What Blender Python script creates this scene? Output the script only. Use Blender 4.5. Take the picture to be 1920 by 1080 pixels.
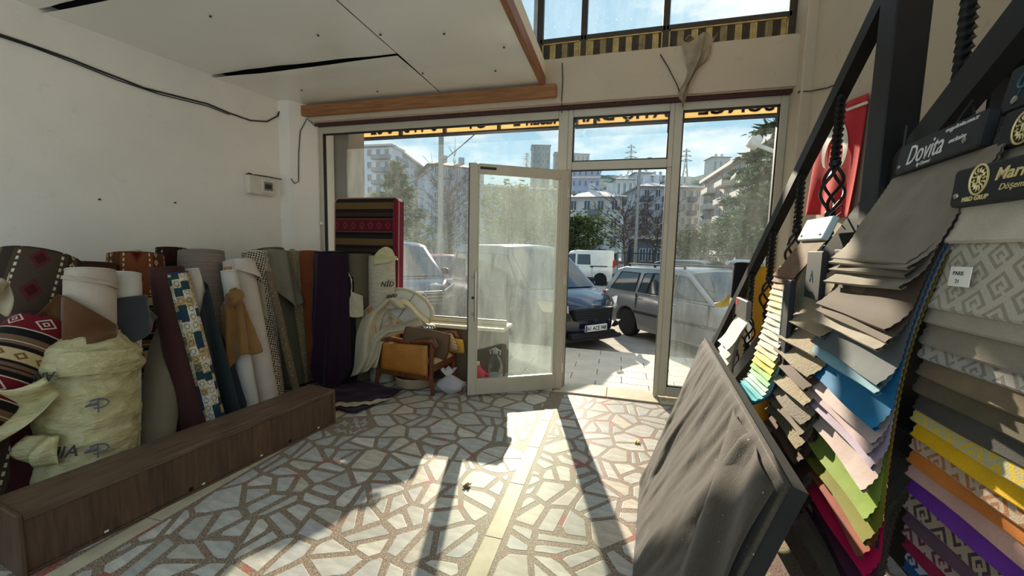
import bpy, math, random
from mathutils import Vector, Matrix
random.seed(7)
sc = bpy.context.scene
for o in list(bpy.data.objects): bpy.data.objects.remove(o)
COL = sc.collection
R_ = math.radians
# ------------------------------------------------------------------ camera
FPX = 740.0
CAM = Vector((0, 0, 1.5))
_a, _p, _r = R_(15), R_(5.5), R_(1.3)
FW = Vector((-math.sin(_a)*math.cos(_p), math.cos(_a)*math.cos(_p), -math.sin(_p)))
_rt = Vector((math.cos(_a), math.sin(_a), 0)); _up = _rt.cross(FW)
RT = math.cos(_r)*_rt + math.sin(_r)*_up
UP = -math.sin(_r)*_rt + math.cos(_r)*_up
cd = bpy.data.cameras.new('camera'); cam = bpy.data.objects.new('camera', cd); COL.objects.link(cam)
cd.sensor_width = 36; cd.lens = FPX/1920*36; cd.clip_start = .02; cd.clip_end = 3000
cam.matrix_world = Matrix((( RT.x, UP.x, -FW.x, CAM.x), (RT.y, UP.y, -FW.y, CAM.y), (RT.z, UP.z, -FW.z, CAM.z), (0, 0, 0, 1)))
sc.camera = cam
# ------------------------------------------------------------------ light
SUN_EL, SUN_AZ = 21.5, 15.5          # degrees above the horizon, degrees left of the facade normal
sv = Vector((-math.sin(R_(SUN_AZ))*math.cos(R_(SUN_EL)), math.cos(R_(SUN_AZ))*math.cos(R_(SUN_EL)), math.sin(R_(SUN_EL))))
sl = bpy.data.lights.new('sun', 'SUN'); sl.energy = 8.3; sl.angle = R_(0.7); sl.color = (1, .88, .70)
so = bpy.data.objects.new('sun', sl); COL.objects.link(so)
so.rotation_euler = sv.to_track_quat('Z', 'Y').to_euler(); so.location = sv*60
w = bpy.data.worlds.new('sky'); sc.world = w; w.use_nodes = True
nt = w.node_tree; nt.nodes.clear()
def wn(t, **k):
    n = nt.nodes.new(t)
    for a, b in k.items(): setattr(n, a, b)
    return n
tc = wn('ShaderNodeTexCoord'); sep = wn('ShaderNodeSeparateXYZ'); nt.links.new(tc.outputs['Generated'], sep.inputs[0])
rp = wn('ShaderNodeValToRGB'); nt.links.new(sep.outputs['Z'], rp.inputs[0])
e = rp.color_ramp.elements
e[0].position = 0.0; e[0].color = (.70, .82, .88, 1)
e[1].position = .9; e[1].color = (.20, .42, .72, 1)
x_ = e.new(.22); x_.color = (.44, .70, .86, 1)
mp = wn('ShaderNodeMapping'); mp.inputs['Scale'].default_value = (1, 1, 2.6); mp.inputs['Location'].default_value = (.55, .35, .1)
nt.links.new(tc.outputs['Generated'], mp.inputs[0])
nz = wn('ShaderNodeTexNoise'); nz.inputs['Scale'].default_value = 2.6; nz.inputs['Detail'].default_value = 7; nz.inputs['Roughness'].default_value = .55
nt.links.new(mp.outputs[0], nz.inputs['Vector'])
cr = wn('ShaderNodeValToRGB'); cr.color_ramp.elements[0].position = .50; cr.color_ramp.elements[1].position = .66
nt.links.new(nz.outputs['Fac'], cr.inputs[0])
mx = wn('ShaderNodeMix', data_type='RGBA'); nt.links.new(cr.outputs[0], mx.inputs[0]); nt.links.new(rp.outputs[0], mx.inputs[6]); mx.inputs[7].default_value = (1.15, 1.13, 1.08, 1)
bg = wn('ShaderNodeBackground'); bg.inputs[1].default_value = 1.0; nt.links.new(mx.outputs[2], bg.inputs[0])
wo = wn('ShaderNodeOutputWorld'); nt.links.new(bg.outputs[0], wo.inputs[0])
vs = sc.view_settings; vs.view_transform = 'Standard'; vs.look = 'None'; vs.gamma = 1; vs.use_curve_mapping = False; vs.exposure = 0.22

# ------------------------------------------------------------------ pixel -> place helpers
def ray(px, py): return FW + RT*((px-960)/FPX) + UP*((540-py)/FPX)
def atz(px, py, z):
    d = ray(px, py); return CAM + d*((z-CAM.z)/d.z)
def aty(px, py, y):
    d = ray(px, py); return CAM + d*((y-CAM.y)/d.y)
def atx(px, py, x):
    d = ray(px, py); return CAM + d*((x-CAM.x)/d.x)
def atd(px, py, dep): return CAM + ray(px, py)*dep
def pxof(P):
    d = Vector(P)-CAM; z = d.dot(FW); return 960+FPX*d.dot(RT)/z, 540-FPX*d.dot(UP)/z
WA, WB = Vector((-4.2, 2.14)), Vector((-3.95, 3.96))          # left wall line in plan
WN = Vector((WB.y-WA.y, -(WB.x-WA.x), 0)).normalized()
def atwall(px, py, off=0.0):
    d = ray(px, py); p0 = Vector((WA.x, WA.y, 0)) + WN*off
    return CAM + d*((p0-CAM).dot(WN)/d.dot(WN))

# ------------------------------------------------------------------ materials
def C(r, g=None, b=None):
    if g is None: r, g, b = r
    f = lambda v: ((v/255)/12.92 if v/255 <= .04045 else ((v/255+.055)/1.055)**2.4)
    return (f(r), f(g), f(b), 1)
class NM:
    """a small wrapper for writing node materials"""
    def __init__(s, name, rough=.6, metal=0.0, spec=.5, sheen=0.0):
        s.m = bpy.data.materials.new(name); s.m.use_nodes = True; s.t = s.m.node_tree
        s.b = s.t.nodes['Principled BSDF']; s.out = s.t.nodes['Material Output']
        s.b.inputs['Roughness'].default_value = rough; s.b.inputs['Metallic'].default_value = metal
        s.b.inputs['Specular IOR Level'].default_value = spec
        if sheen: s.b.inputs['Sheen Weight'].default_value = sheen; s.b.inputs['Sheen Roughness'].default_value = .4
    def n(s, t, **k):
        n = s.t.nodes.new(t)
        for a, b in k.items(): setattr(n, a, b)
        return n
    def put(s, sock, v):
        if hasattr(v, 'is_output'): s.t.links.new(v, sock)
        else: sock.default_value = v
    def math(s, op, a, b=0.0, c=None):
        n = s.n('ShaderNodeMath', operation=op); s.put(n.inputs[0], a); s.put(n.inputs[1], b)
        if c is not None: s.put(n.inputs[2], c)
        return n.outputs[0]
    def coord(s, which='Object'): return s.n('ShaderNodeTexCoord').outputs[which]
    def xyz(s, v):
        n = s.n('ShaderNodeSeparateXYZ'); s.put(n.inputs[0], v); return n.outputs
    def mapping(s, v, sc=(1, 1, 1), rot=(0, 0, 0), loc=(0, 0, 0)):
        n = s.n('ShaderNodeMapping'); s.put(n.inputs[0], v)
        n.inputs['Scale'].default_value = sc; n.inputs['Rotation'].default_value = rot; n.inputs['Location'].default_value = loc
        return n.outputs[0]
    def noise(s, v, scale, detail=4, rough=.55):
        n = s.n('ShaderNodeTexNoise'); s.put(n.inputs['Vector'], v); n.inputs['Scale'].default_value = scale
        n.inputs['Detail'].default_value = detail; n.inputs['Roughness'].default_value = rough
        return n.outputs['Fac']
    def ramp(s, f, stops, const=False):
        n = s.n('ShaderNodeValToRGB'); s.put(n.inputs[0], f); r = n.color_ramp
        if const: r.interpolation = 'CONSTANT'
        while len(r.elements) < len(stops): r.elements.new(.5)
        for el, (p, c) in zip(r.elements, stops): el.position = p; el.color = c
        return n.outputs[0]
    def mix(s, f, a, b, mode='MIX'):
        n = s.n('ShaderNodeMix', data_type='RGBA', blend_type=mode); s.put(n.inputs[0], f); s.put(n.inputs[6], a); s.put(n.inputs[7], b); return n.outputs[2]
    def frac(s, v, period, off=0.0): return s.math('FRACT', s.math('ADD', s.math('DIVIDE', v, period), off))
    def band(s, f, lo, hi): return s.math('MULTIPLY', s.math('GREATER_THAN', f, lo), s.math('LESS_THAN', f, hi))
    def color(s, v): s.put(s.b.inputs['Base Color'], v)
    def bump(s, h, strength=.3, dist=.01):
        n = s.n('ShaderNodeBump'); s.put(n.inputs['Height'], h); n.inputs['Strength'].default_value = strength; n.inputs['Distance'].default_value = dist
        s.t.links.new(n.outputs[0], s.b.inputs['Normal'])
def sc3(c, k): return (min(1, c[0]*k), min(1, c[1]*k), min(1, c[2]*k), 1)
def mat(name, col, rough=.6, metal=0.0, var=.14, scale=6.0, bump=0.0, bscale=None, spec=.5, sheen=0.0):
    m = NM(name, rough, metal, spec, sheen); co = m.coord()
    f = m.noise(co, scale)
    m.color(m.ramp(f, [(.3, sc3(col, 1-var)), (.7, sc3(col, 1+var))]))
    if bump: m.bump(m.noise(co, bscale or scale*6, 3), bump, .004)
    return m.m
def cloth(name, col, weave=260, var=.12, rough=.9, sheen=.15, folds=0.0):
    m = NM(name, rough, 0, .2, sheen); co = m.coord()
    f = m.noise(co, 5); g = m.noise(co, weave, 2)
    c = m.ramp(f, [(.3, sc3(col, 1-var)), (.7, sc3(col, 1+var))])
    m.color(m.mix(.35, c, m.ramp(g, [(.35, sc3(col, .7)), (.65, sc3(col, 1.25))])))
    m.bump(m.math('ADD', g, m.math('MULTIPLY', m.noise(co, 14), folds)), .35, .004)
    return m.m

# ------------------------------------------------------------------ mesh helpers
class MB:
    def __init__(s): s.v = []; s.f = []; s.uv = {}
    def add(s, vs, fs, uv=None):
        k = len(s.v); s.v += [tuple(p) for p in vs]; s.f += [tuple(i+k for i in f) for f in fs]
        if uv:
            for i, t in enumerate(uv): s.uv[k+i] = t
        return s
    def box(s, a, b, M=None):
        x0, y0, z0 = a; x1, y1, z1 = b
        vs = [Vector(p) for p in ((x0, y0, z0), (x1, y0, z0), (x1, y1, z0), (x0, y1, z0), (x0, y0, z1), (x1, y0, z1), (x1, y1, z1), (x0, y1, z1))]
        if M is not None: vs = [M @ p for p in vs]
        return s.add(vs, [(3, 2, 1, 0), (4, 5, 6, 7), (0, 1, 5, 4), (1, 2, 6, 5), (2, 3, 7, 6), (3, 0, 4, 7)])
    def bbox(s, a, b, r=.01, M=None):
        """box with chamfered edges"""
        x0, y0, z0 = a; x1, y1, z1 = b; vs = []; fs = []
        for (z, i) in ((z0, r), (z0+r, 0), (z1-r, 0), (z1, r)):
            for (x, y) in ((x0+r+i, y0+i), (x1-r-i, y0+i), (x1-i, y0+r+i), (x1-i, y1-r-i), (x1-r-i, y1-i), (x0+r+i, y1-i), (x0+i, y1-r-i), (x0+i, y0+r+i)):
                p = Vector((x, y, z)); vs.append(M @ p if M is not None else p)
        fs.append(tuple(range(7, -1, -1))); fs.append(tuple(range(24, 32)))
        for k in range(3):
            for i in range(8): fs.append((k*8+i, k*8+(i+1) % 8, (k+1)*8+(i+1) % 8, (k+1)*8+i))
        return s.add(vs, fs)
    def prism(s, poly, vec):
        """polygon (3-D points) extruded along vec"""
        n = len(poly); a = [Vector(p) for p in poly]; b = [p+Vector(vec) for p in a]
        nrm = Vector((0, 0, 0))
        for i in range(n):
            p, q = a[i], a[(i+1) % n]; nrm += p.cross(q)
        fl = nrm.dot(Vector(vec)) > 0
        fs = [tuple(range(n-1, -1, -1)) if fl else tuple(range(n)), tuple(range(n, 2*n)) if fl else tuple(range(2*n-1, n-1, -1))]
        for i in range(n):
            j = (i+1) % n; fs.append((i, j, n+j, n+i) if fl else (j, i, n+i, n+j))
        return s.add(a+b, fs)
    def tube(s, pts, r, n=8, closed=False, cap=True):
        pts = [Vector(p) for p in pts]; m = len(pts); vs = []; fs = []
        t0 = (pts[1]-pts[0]).normalized(); ref = Vector((0, 0, 1)) if abs(t0.z) < .9 else Vector((1, 0, 0))
        u = t0.cross(ref).normalized()
        for i, p in enumerate(pts):
            if closed: t = (pts[(i+1) % m]-pts[i-1]).normalized()
            else: t = (pts[min(i+1, m-1)]-pts[max(i-1, 0)]).normalized()
            u = (u - t*u.dot(t)).normalized(); v = t.cross(u)
            rr = r[i] if isinstance(r, (list, tuple)) else r
            for k in range(n):
                a = 2*math.pi*k/n; vs.append(p+(u*math.cos(a)+v*math.sin(a))*rr)
        for i in range(m if closed else m-1):
            i2 = (i+1) % m
            for k in range(n): fs.append((i*n+k, i*n+(k+1) % n, i2*n+(k+1) % n, i2*n+k))
        if cap and not closed: fs.append(tuple(range(n-1, -1, -1))); fs.append(tuple(range((m-1)*n, m*n)))
        return s.add(vs, fs)
    def lathe(s, prof, n=20, M=None):
        """profile of (r, z) about the z axis"""
        vs = []; fs = []; m = len(prof)
        for r, z in prof:
            for k in range(n):
                a = 2*math.pi*k/n; p = Vector((r*math.cos(a), r*math.sin(a), z)); vs.append(M @ p if M is not None else p)
        for i in range(m-1):
            for k in range(n): fs.append((i*n+k, i*n+(k+1) % n, (i+1)*n+(k+1) % n, (i+1)*n+k))
        if prof[0][0] > 1e-4: fs.append(tuple(range(n-1, -1, -1)))
        if prof[-1][0] > 1e-4: fs.append(tuple(range((m-1)*n, m*n)))
        return s.add(vs, fs)
    def grid(s, fn, nu, nv, uvf=None, wrap=False):
        vs = []; fs = []; uv = []
        for j in range(nv+1):
            for i in range(nu+1):
                a, b = i/nu, j/nv; vs.append(fn(a, b)); uv.append(uvf(a, b) if uvf else (a, b))
        for j in range(nv):
            for i in range(nu):
                k = j*(nu+1)+i; fs.append((k, k+1, k+nu+2, k+nu+1))
        return s.add(vs, fs, uv)
    def mesh(s, name, m=None, smooth=None):
        me = bpy.data.meshes.new(name); me.from_pydata(s.v, [], s.f); me.validate()
        if s.uv:
            ul = me.uv_layers.new(name='uv')
            for l in me.loops: ul.data[l.index].uv = s.uv.get(l.vertex_index, (0, 0))
        if m: me.materials.append(m)
        if smooth is not None:
            me.polygons.foreach_set('use_smooth', [True]*len(me.polygons))
            me.set_sharp_from_angle(angle=R_(smooth))
        me.update(); return me
    def build(s, name, m, parent=None, smooth=None, solid=0.0, sub=0):
        o = bpy.data.objects.new(name, s.mesh(name, m, smooth)); COL.objects.link(o)
        if parent is not None: o.parent = parent
        if solid:
            md = o.modifiers.new('thickness', 'SOLIDIFY'); md.thickness = solid; md.offset = 0
        if sub:
            md = o.modifiers.new('smoothing', 'SUBSURF'); md.levels = sub; md.render_levels = sub
        return o
def tag(o, label=None, cat=None, group=None, kind=None):
    if label: o['label'] = label
    if cat: o['category'] = cat
    if group: o['group'] = group
    if kind: o['kind'] = kind
    return o
def empty(name, loc=(0, 0, 0), rz=0.0, label=None, cat=None, group=None, kind=None):
    o = bpy.data.objects.new(name, None); COL.objects.link(o); o.location = loc; o.rotation_euler = (0, 0, rz); o.empty_display_size = .1
    return tag(o, label, cat, group, kind)
def struct(name, mb, m, parent=None, smooth=None):
    o = mb.build(name, m, parent, smooth)
    if parent is None: o['kind'] = 'structure'
    return o
def inst(name, me, parent, loc=(0, 0, 0), rot=(0, 0, 0), scl=(1, 1, 1)):
    o = bpy.data.objects.new(name, me); COL.objects.link(o); o.parent = parent; o.location = loc; o.rotation_euler = rot; o.scale = scl
    return o
def text(name, body, size, m, parent, M, extrude=.0008, align='LEFT', shear=0.0, sx=1.0, bold=0.0):
    cu = bpy.data.curves.new(name, 'FONT'); cu.body = body; cu.size = size; cu.extrude = extrude; cu.align_x = align; cu.shear = shear; cu.resolution_u = 3; cu.offset = bold
    t = bpy.data.objects.new(name, cu); COL.objects.link(t)
    dg = bpy.context.evaluated_depsgraph_get(); me = bpy.data.meshes.new_from_object(t.evaluated_get(dg)); bpy.data.objects.remove(t); bpy.data.curves.remove(cu)
    me.materials.clear(); me.materials.append(m); me.name = name
    me.transform(M @ Matrix.Diagonal((sx, 1, 1, 1)))
    o = bpy.data.objects.new(name, me); COL.objects.link(o); o.parent = parent
    return o
def frame(o, u, v, n):
    """matrix with columns u, v, n at o"""
    return Matrix(((u[0], v[0], n[0], o[0]), (u[1], v[1], n[1], o[1]), (u[2], v[2], n[2], o[2]), (0, 0, 0, 1)))
def nz1(x, y=0.0, z=0.0):
    from mathutils import noise
    return noise.noise(Vector((x, y, z)))
# ================================================================== SHARED MATERIALS
def plaster_mat(name, col, stain=.25):
    m = NM(name, .85, 0, .25); co = m.coord()
    f = m.noise(co, 1.3, 6, .6); g = m.noise(co, 9, 5, .65)
    c = m.ramp(f, [(.3, sc3(col, .93)), (.7, sc3(col, 1.05))])
    dirt = m.ramp(g, [(.60, (0, 0, 0, 1)), (.78, (1, 1, 1, 1))])
    m.color(m.mix(m.math('MULTIPLY', dirt, stain), c, sc3(col, .62)))
    m.bump(m.math('ADD', m.noise(co, 30, 4), m.math('MULTIPLY', m.noise(co, 3, 3), 2)), .18, .006)
    return m.m
M_PL = plaster_mat('white_plaster', C(242, 236, 224))
M_PL2 = plaster_mat('stained_plaster', C(200, 184, 160), .6)
M_ALU = mat('cream_aluminium', C(196, 188, 168), .42, .15, .06, 3, .05, 60)
M_ALUD = mat('dark_gasket', C(28, 27, 26), .6)
M_PINE = NM('pine_board', .6); _co = M_PINE.coord(); _n = M_PINE.noise(M_PINE.mapping(_co, (2.5, 40, 40)), 1.5, 5); M_PINE.color(M_PINE.ramp(_n, [(.3, C(128, 82, 46)), (.7, C(168, 116, 70))])); M_PINE = M_PINE.m
M_PINEY = NM('pine_edge_board', .6); _co = M_PINEY.coord(); _n = M_PINEY.noise(M_PINEY.mapping(_co, (40, 2.5, 40)), 1.5, 5); M_PINEY.color(M_PINEY.ramp(_n, [(.3, C(122, 76, 44)), (.7, C(164, 112, 68))])); M_PINEY = M_PINEY.m
M_BLK = mat('black_iron', C(17, 16, 16), .5, .15, .2, 12, .1)
M_WIRE = mat('dark_cable', C(44, 42, 40), .6)
M_CHR = mat('brushed_steel', C(196, 192, 184), .3, 1, .05)
M_DARK = mat('dark_void_backing', C(20, 18, 18), .95)
def dust_glass(name, amount, lo, hi, tint=(.96, .97, .955, 1), streak=(3, 3, .6), grad=None):
    """clear pane with a film of pale dust that scatters light"""
    m = NM(name); co = m.coord()
    tr = m.n('ShaderNodeBsdfTransparent'); tr.inputs[0].default_value = tint
    tl = m.n('ShaderNodeBsdfTranslucent'); tl.inputs[0].default_value = (.74, .80, .79, 1)
    df = m.n('ShaderNodeBsdfDiffuse'); df.inputs[0].default_value = (.55, .56, .52, 1)
    gl = m.n('ShaderNodeBsdfGlossy'); gl.inputs['Roughness'].default_value = .03
    f = m.noise(m.mapping(co, streak), 2.2, 6, .65); sp = m.noise(co, 70, 2)
    d = m.math('ADD', m.ramp(f, [(.3, (lo, lo, lo, 1)), (.72, (hi, hi, hi, 1))]), m.math('MULTIPLY', m.math('GREATER_THAN', sp, .70), .25))
    if grad:                                       # more grime towards the sill
        z = m.xyz(co)[2]
        k = m.n('ShaderNodeMapRange'); m.put(k.inputs[0], z); k.inputs[1].default_value = grad[0]; k.inputs[2].default_value = grad[1]; k.inputs[3].default_value = grad[2]; k.inputs[4].default_value = grad[3]
        d = m.math('MULTIPLY', d, k.outputs[0])
    d = m.math('MINIMUM', m.math('MULTIPLY', d, amount), .9)
    a = m.n('ShaderNodeMixShader'); a.inputs[0].default_value = .12; m.t.links.new(tl.outputs[0], a.inputs[1]); m.t.links.new(df.outputs[0], a.inputs[2])
    b = m.n('ShaderNodeMixShader'); m.put(b.inputs[0], d); m.t.links.new(tr.outputs[0], b.inputs[1]); m.t.links.new(a.outputs[0], b.inputs[2])
    fr = m.n('ShaderNodeFresnel'); fr.inputs[0].default_value = 1.3
    e_ = m.n('ShaderNodeMixShader'); m.put(e_.inputs[0], m.math('MULTIPLY', fr.outputs[0], .5)); m.t.links.new(b.outputs[0], e_.inputs[1]); m.t.links.new(gl.outputs[0], e_.inputs[2])
    m.t.links.new(e_.outputs[0], m.out.inputs[0])
    return m.m
G_LEFT = dust_glass('dusty_glass', .46, .03, .14, grad=(.7, 2.9, 1.25, .55))
G_DOOR = dust_glass('very_dusty_door_glass', .23, .10, .40, (.93, .95, .92, 1))
G_TRAN = dust_glass('lightly_dusty_glass', 1.0, .015, .05)
G_RIGHT = dust_glass('grimy_glass', .34, .03, .14, grad=(.1, 2.9, 1.5, .45))
G_UP = dust_glass('upper_glass', 1.0, .02, .10)

YB = -.8
FY = 4.24            # inner plane of the shop front
CZ = 3.18            # lowered ceiling
# ================================================================== FLOOR
mf = NM('terrazzo_bed', .5, 0, .15); co = mf.coord()
f1 = mf.noise(co, 160, 2); f2 = mf.noise(mf.mapping(co, (1, 1, 1), (0, 0, 0), (3.7, 1.9, 0)), 4.2, 2)
base = mf.ramp(f1, [(.30, C(84, 72, 60)), (.46, C(132, 115, 98)), (.56, C(150, 133, 114)), (.7, C(198, 187, 168))])
red = mf.ramp(f2, [(.62, (0, 0, 0, 1)), (.67, (1, 1, 1, 1))])
mf.color(mf.mix(mf.math('MULTIPLY', red, .5), base, C(176, 64, 62)))
floor = struct('floor', MB().box((-4.6, YB, -.12), (1.6, 4.42, -.001)), mf.m)
floor['label'] = 'crazy paved marble and terrazzo floor'
mm = NM('paving_marble', .42, 0, .16); co = mm.coord()
rnd = mm.n('ShaderNodeObjectInfo').outputs['Random']
v1 = mm.noise(mm.mapping(co, (3, 9, 3)), 2.5, 7, .65)
pal = mm.ramp(rnd, [(0, C(214, 210, 198)), (.25, C(196, 196, 188)), (.45, C(226, 220, 204)), (.6, C(178, 180, 174)), (.75, C(208, 198, 176)), (.9, C(190, 192, 190)), (1, C(220, 206, 184))])
mm.color(mm.mix(mm.ramp(v1, [(.42, (0, 0, 0, 1)), (.62, (1, 1, 1, 1))]), mm.mix(.35, pal, C(120, 122, 120)), pal))
M_MAR = mm.m
M_STRIP = mat('cream_marble', C(200, 190, 162), .45, 0, .12, 9, spec=.16)
def clip(poly, n, d):
    """keep the side where p.n <= d (2-D)"""
    out = []
    for i in range(len(poly)):
        p, q = poly[i], poly[(i+1) % len(poly)]
        a, b = p[0]*n[0]+p[1]*n[1]-d, q[0]*n[0]+q[1]*n[1]-d
        if a <= 0: out.append(p)
        if a*b < 0:
            t = a/(a-b); out.append((p[0]+(q[0]-p[0])*t, p[1]+(q[1]-p[1])*t))
    return out
def area(poly): return .5*sum(poly[i][0]*poly[(i+1) % len(poly)][1]-poly[(i+1) % len(poly)][0]*poly[i][1] for i in range(len(poly)))
def inset(poly, g):
    out = list(poly)
    for i in range(len(poly)):
        p, q = poly[i], poly[(i+1) % len(poly)]; dx, dy = q[0]-p[0], q[1]-p[1]; L = math.hypot(dx, dy)
        if L < 1e-5: continue
        n = (dy/L, -dx/L); out = clip(out, n, n[0]*p[0]+n[1]*p[1]-g)
        if len(out) < 3: return []
    return out
rg = random.Random(11)
ROS = [((-.75, 2.61), .185), ((-2.10, 2.74), .16)]
pieces = []
for (x0, x1, y0, y1) in ((-4.3, -2.43, .8, 4.08), (-2.31, -.625, .7, 4.08), (-.505, 1.5, .7, 4.05)):
    sp = .215; seeds = []
    ny = int((y1-y0)/sp)+1; nx = int((x1-x0)/sp)+1
    for j in range(-1, ny+1):
        for i in range(-1, nx+1):
            seeds.append((x0+(i+.5+(j % 2)*.5+rg.uniform(-.42, .42))*sp, y0+(j+.5+rg.uniform(-.42, .42))*sp))
    for s in seeds:
        poly = [(x0, y0), (x1, y0), (x1, y1), (x0, y1)]
        for t in seeds:
            dx, dy = t[0]-s[0], t[1]-s[1]
            if t is s or dx*dx+dy*dy > .6: continue
            poly = clip(poly, (dx, dy), dx*(s[0]+t[0])/2+dy*(s[1]+t[1])/2)
            if len(poly) < 3: break
        if len(poly) < 3: continue
        parts = [poly]
        if rg.random() < .72:
            c = (sum(p[0] for p in poly)/len(poly), sum(p[1] for p in poly)/len(poly)); a = rg.uniform(0, math.pi)
            n = (math.cos(a), math.sin(a)); d = n[0]*c[0]+n[1]*c[1]
            parts = [clip(poly, n, d), clip(poly, (-n[0], -n[1]), -d)]
        for q in parts:
            for (rc, rr) in ROS:
                if len(q) < 3: break
                c = (sum(p[0] for p in q)/len(q), sum(p[1] for p in q)/len(q)); dx, dy = c[0]-rc[0], c[1]-rc[1]; L = math.hypot(dx, dy) or 1
                if L < rr*.75: q = []; break
                if L < .6: q = clip(q, (-dx/L, -dy/L), -(dx*rc[0]+dy*rc[1])/L-rr-.012)
            if len(q) < 3: continue
            q = inset(q, rg.uniform(.012, .022))
            if len(q) < 3: continue
            for _ in range(rg.choice((0, 1, 1, 2))):        # knocked-off corners
                i = rg.randrange(len(q)); p, a_, b_ = q[i], q[i-1], q[(i+1) % len(q)]; k = rg.uniform(.12, .3)
                q = q[:i]+[(p[0]+(a_[0]-p[0])*k, p[1]+(a_[1]-p[1])*k), (p[0]+(b_[0]-p[0])*k, p[1]+(b_[1]-p[1])*k)]+q[i+1:]
            if area(q) > .0012: pieces.append(q)
for k in range(5):                                   # rosette of wedge stones
    (cx, cy), rr = ROS[0]; a0, a1 = 2*math.pi*k/5+.3, 2*math.pi*(k+1)/5+.3
    w_ = [(cx, cy)]+[(cx+rr*math.cos(a0+(a1-a0)*t/5), cy+rr*math.sin(a0+(a1-a0)*t/5)) for t in range(6)]
    pieces.append(inset(w_, .007))
for k in range(46):                                  # disc of small chips
    (cx, cy), rr = ROS[1]; a0 = rg.uniform(0, 6.28); r0 = rr*.9*math.sqrt(rg.random()); x, y = cx+r0*math.cos(a0), cy+r0*math.sin(a0)
    t = rg.uniform(0, 6.28); pieces.append([(x+.017*math.cos(t+i*1.57)*rg.uniform(.7, 1.2), y+.017*math.sin(t+i*1.57)*rg.uniform(.7, 1.2)) for i in range(4)])
def pa(q):
    c = Vector((sum(p[0] for p in q)/len(q), sum(p[1] for p in q)/len(q), 0)); d = (c-CAM).dot(FW)
    if d < .5: return 0
    x, y = pxof(c)
    return area(q)*1.5/d**3 if (-60 < x < 1980 and y < 1150) else 0
BOXP = [(-2.48, .96), (-2.25, 2.74), (-2.56, 2.80), (-2.82, 1.0)]
pieces = [q for q in pieces if pa(q) > 0]
pieces.sort(key=pa, reverse=True)
def slab(q, z0=-.002, z1=0.0):
    mb = MB(); n = len(q); r = .0022
    qi = inset(q, r)
    if len(qi) != n: mb.prism([(x, y, z0) for x, y in q], (0, 0, z1-z0)); return mb
    mb.add([(x, y, z0) for x, y in q]+[(x, y, z1-.0005) for x, y in q]+[(x, y, z1) for x, y in qi], [tuple(range(2*n, 3*n))]+[(k*n+i, k*n+(i+1) % n, (k+1)*n+(i+1) % n, (k+1)*n+i) for k in (0, 1) for i in range(n)])
    return mb
for q in pieces[:292]:
    c = (sum(p[0] for p in q)/len(q), sum(p[1] for p in q)/len(q))
    o = slab([(x-c[0], y-c[1]) for x, y in q]).build('marble_piece', M_MAR, floor); o.location = (c[0], c[1], 0)
rest = MB()
for q in pieces[292:]: t = slab(q); rest.add(t.v, t.f)
tag(rest.build('marble_chips', M_MAR, floor), kind='stuff')
for k in range(6): slab([(-.612, .85+k*.5), (-.518, .85+k*.5), (-.518, 1.344+k*.5 if k < 5 else 3.6), (-.612, 1.344+k*.5 if k < 5 else 3.6)], -.003, .0005).build('marble_strip', M_STRIP, floor)
for k in range(6): slab([(-2.42, .9+k*.55), (-2.32, .9+k*.55), (-2.32, 1.445+k*.55 if k < 5 else 3.9), (-2.42, 1.445+k*.55 if k < 5 else 3.9)], -.003, .0005).build('marble_strip', M_STRIP, floor)
for k, (a, b) in enumerate(((-.62, -.06), (-.055, .46), (.465, .98), (.985, 1.44))): MB().bbox((a, 4.085, -.01), (b, 4.42, .012), .004).build('threshold_slab', M_STRIP, floor)
MB().bbox((-1.2, 4.085, -.01), (-.625, 4.42, .03), .004).build('threshold_slab', M_STRIP, floor)

# ================================================================== WALLS
def wx(y): return WA.x + (WB.x-WA.x)/(WB.y-WA.y)*(y-WA.y)
wl = MB(); wl.prism([(wx(YB), YB, 0), (wx(4.5), 4.5, 0), (wx(4.5)-.2, 4.5, 0), (wx(YB)-.2, YB, 0)], (0, 0, 5.4))
struct('wall_left', wl, M_PL)
cl = MB(); cl.prism([(wx(3.93)-.05, 3.93, 0), (-3.80, 3.93, 0), (-3.655, 4.21, 0), (-3.655, 4.5, 0), (wx(4.5)-.05, 4.5, 0)], (0, 0, CZ+.3))
struct('wall_column', cl, M_PL)['label'] = 'white plastered corner column'
wr = MB(); wr.box((1.5, YB, 0), (1.7, 4.6, 5.4)); struct('wall_right', wr, M_PL2)
pr = MB(); pr.bbox((1.425, 4.0, 0), (1.52, 4.5, 5.4), .006); struct('wall_pier', pr, M_PL2)
# lintel beam and the wall strips of the front
lb = MB()
lb.grid(lambda a, b: Vector((-3.66+a*5.1, FY-.12+.008*nz1(a*40, b*5), 2.985+b*.435+.006*nz1(a*30, 3, b))), 60, 6)
lb.grid(lambda a, b: Vector((-3.66+a*5.1, FY-.12+b*.3, 3.42+.006*nz1(a*30, 3, 1))), 60, 2)
lb.box((-3.66, FY-.10, 2.985), (1.44, FY+.18, 3.41))
struct('wall_lintel', lb, M_PL2, smooth=40)
MP = mat('peeling_maroon_paint', C(72, 40, 36), .7, 0, .5, 40, .3)
struct('trim_1', MB().box((-3.66, FY-.06, 2.955), (1.43, FY+.1, 2.985)), MP)
# knee wall below the left window; colour darkened for shade under the ledge
struct('wall_knee', MB().bbox((-3.70, 4.10, 0), (-1.2, 4.40, .60), .01), plaster_mat('dirty_shaded_plaster', C(104, 90, 72), .7))
struct('trim_2', MB().bbox((-3.72, 4.06, .60), (-1.17, 4.44, .64), .008), M_STRIP)['label'] = 'marble window ledge'

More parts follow.
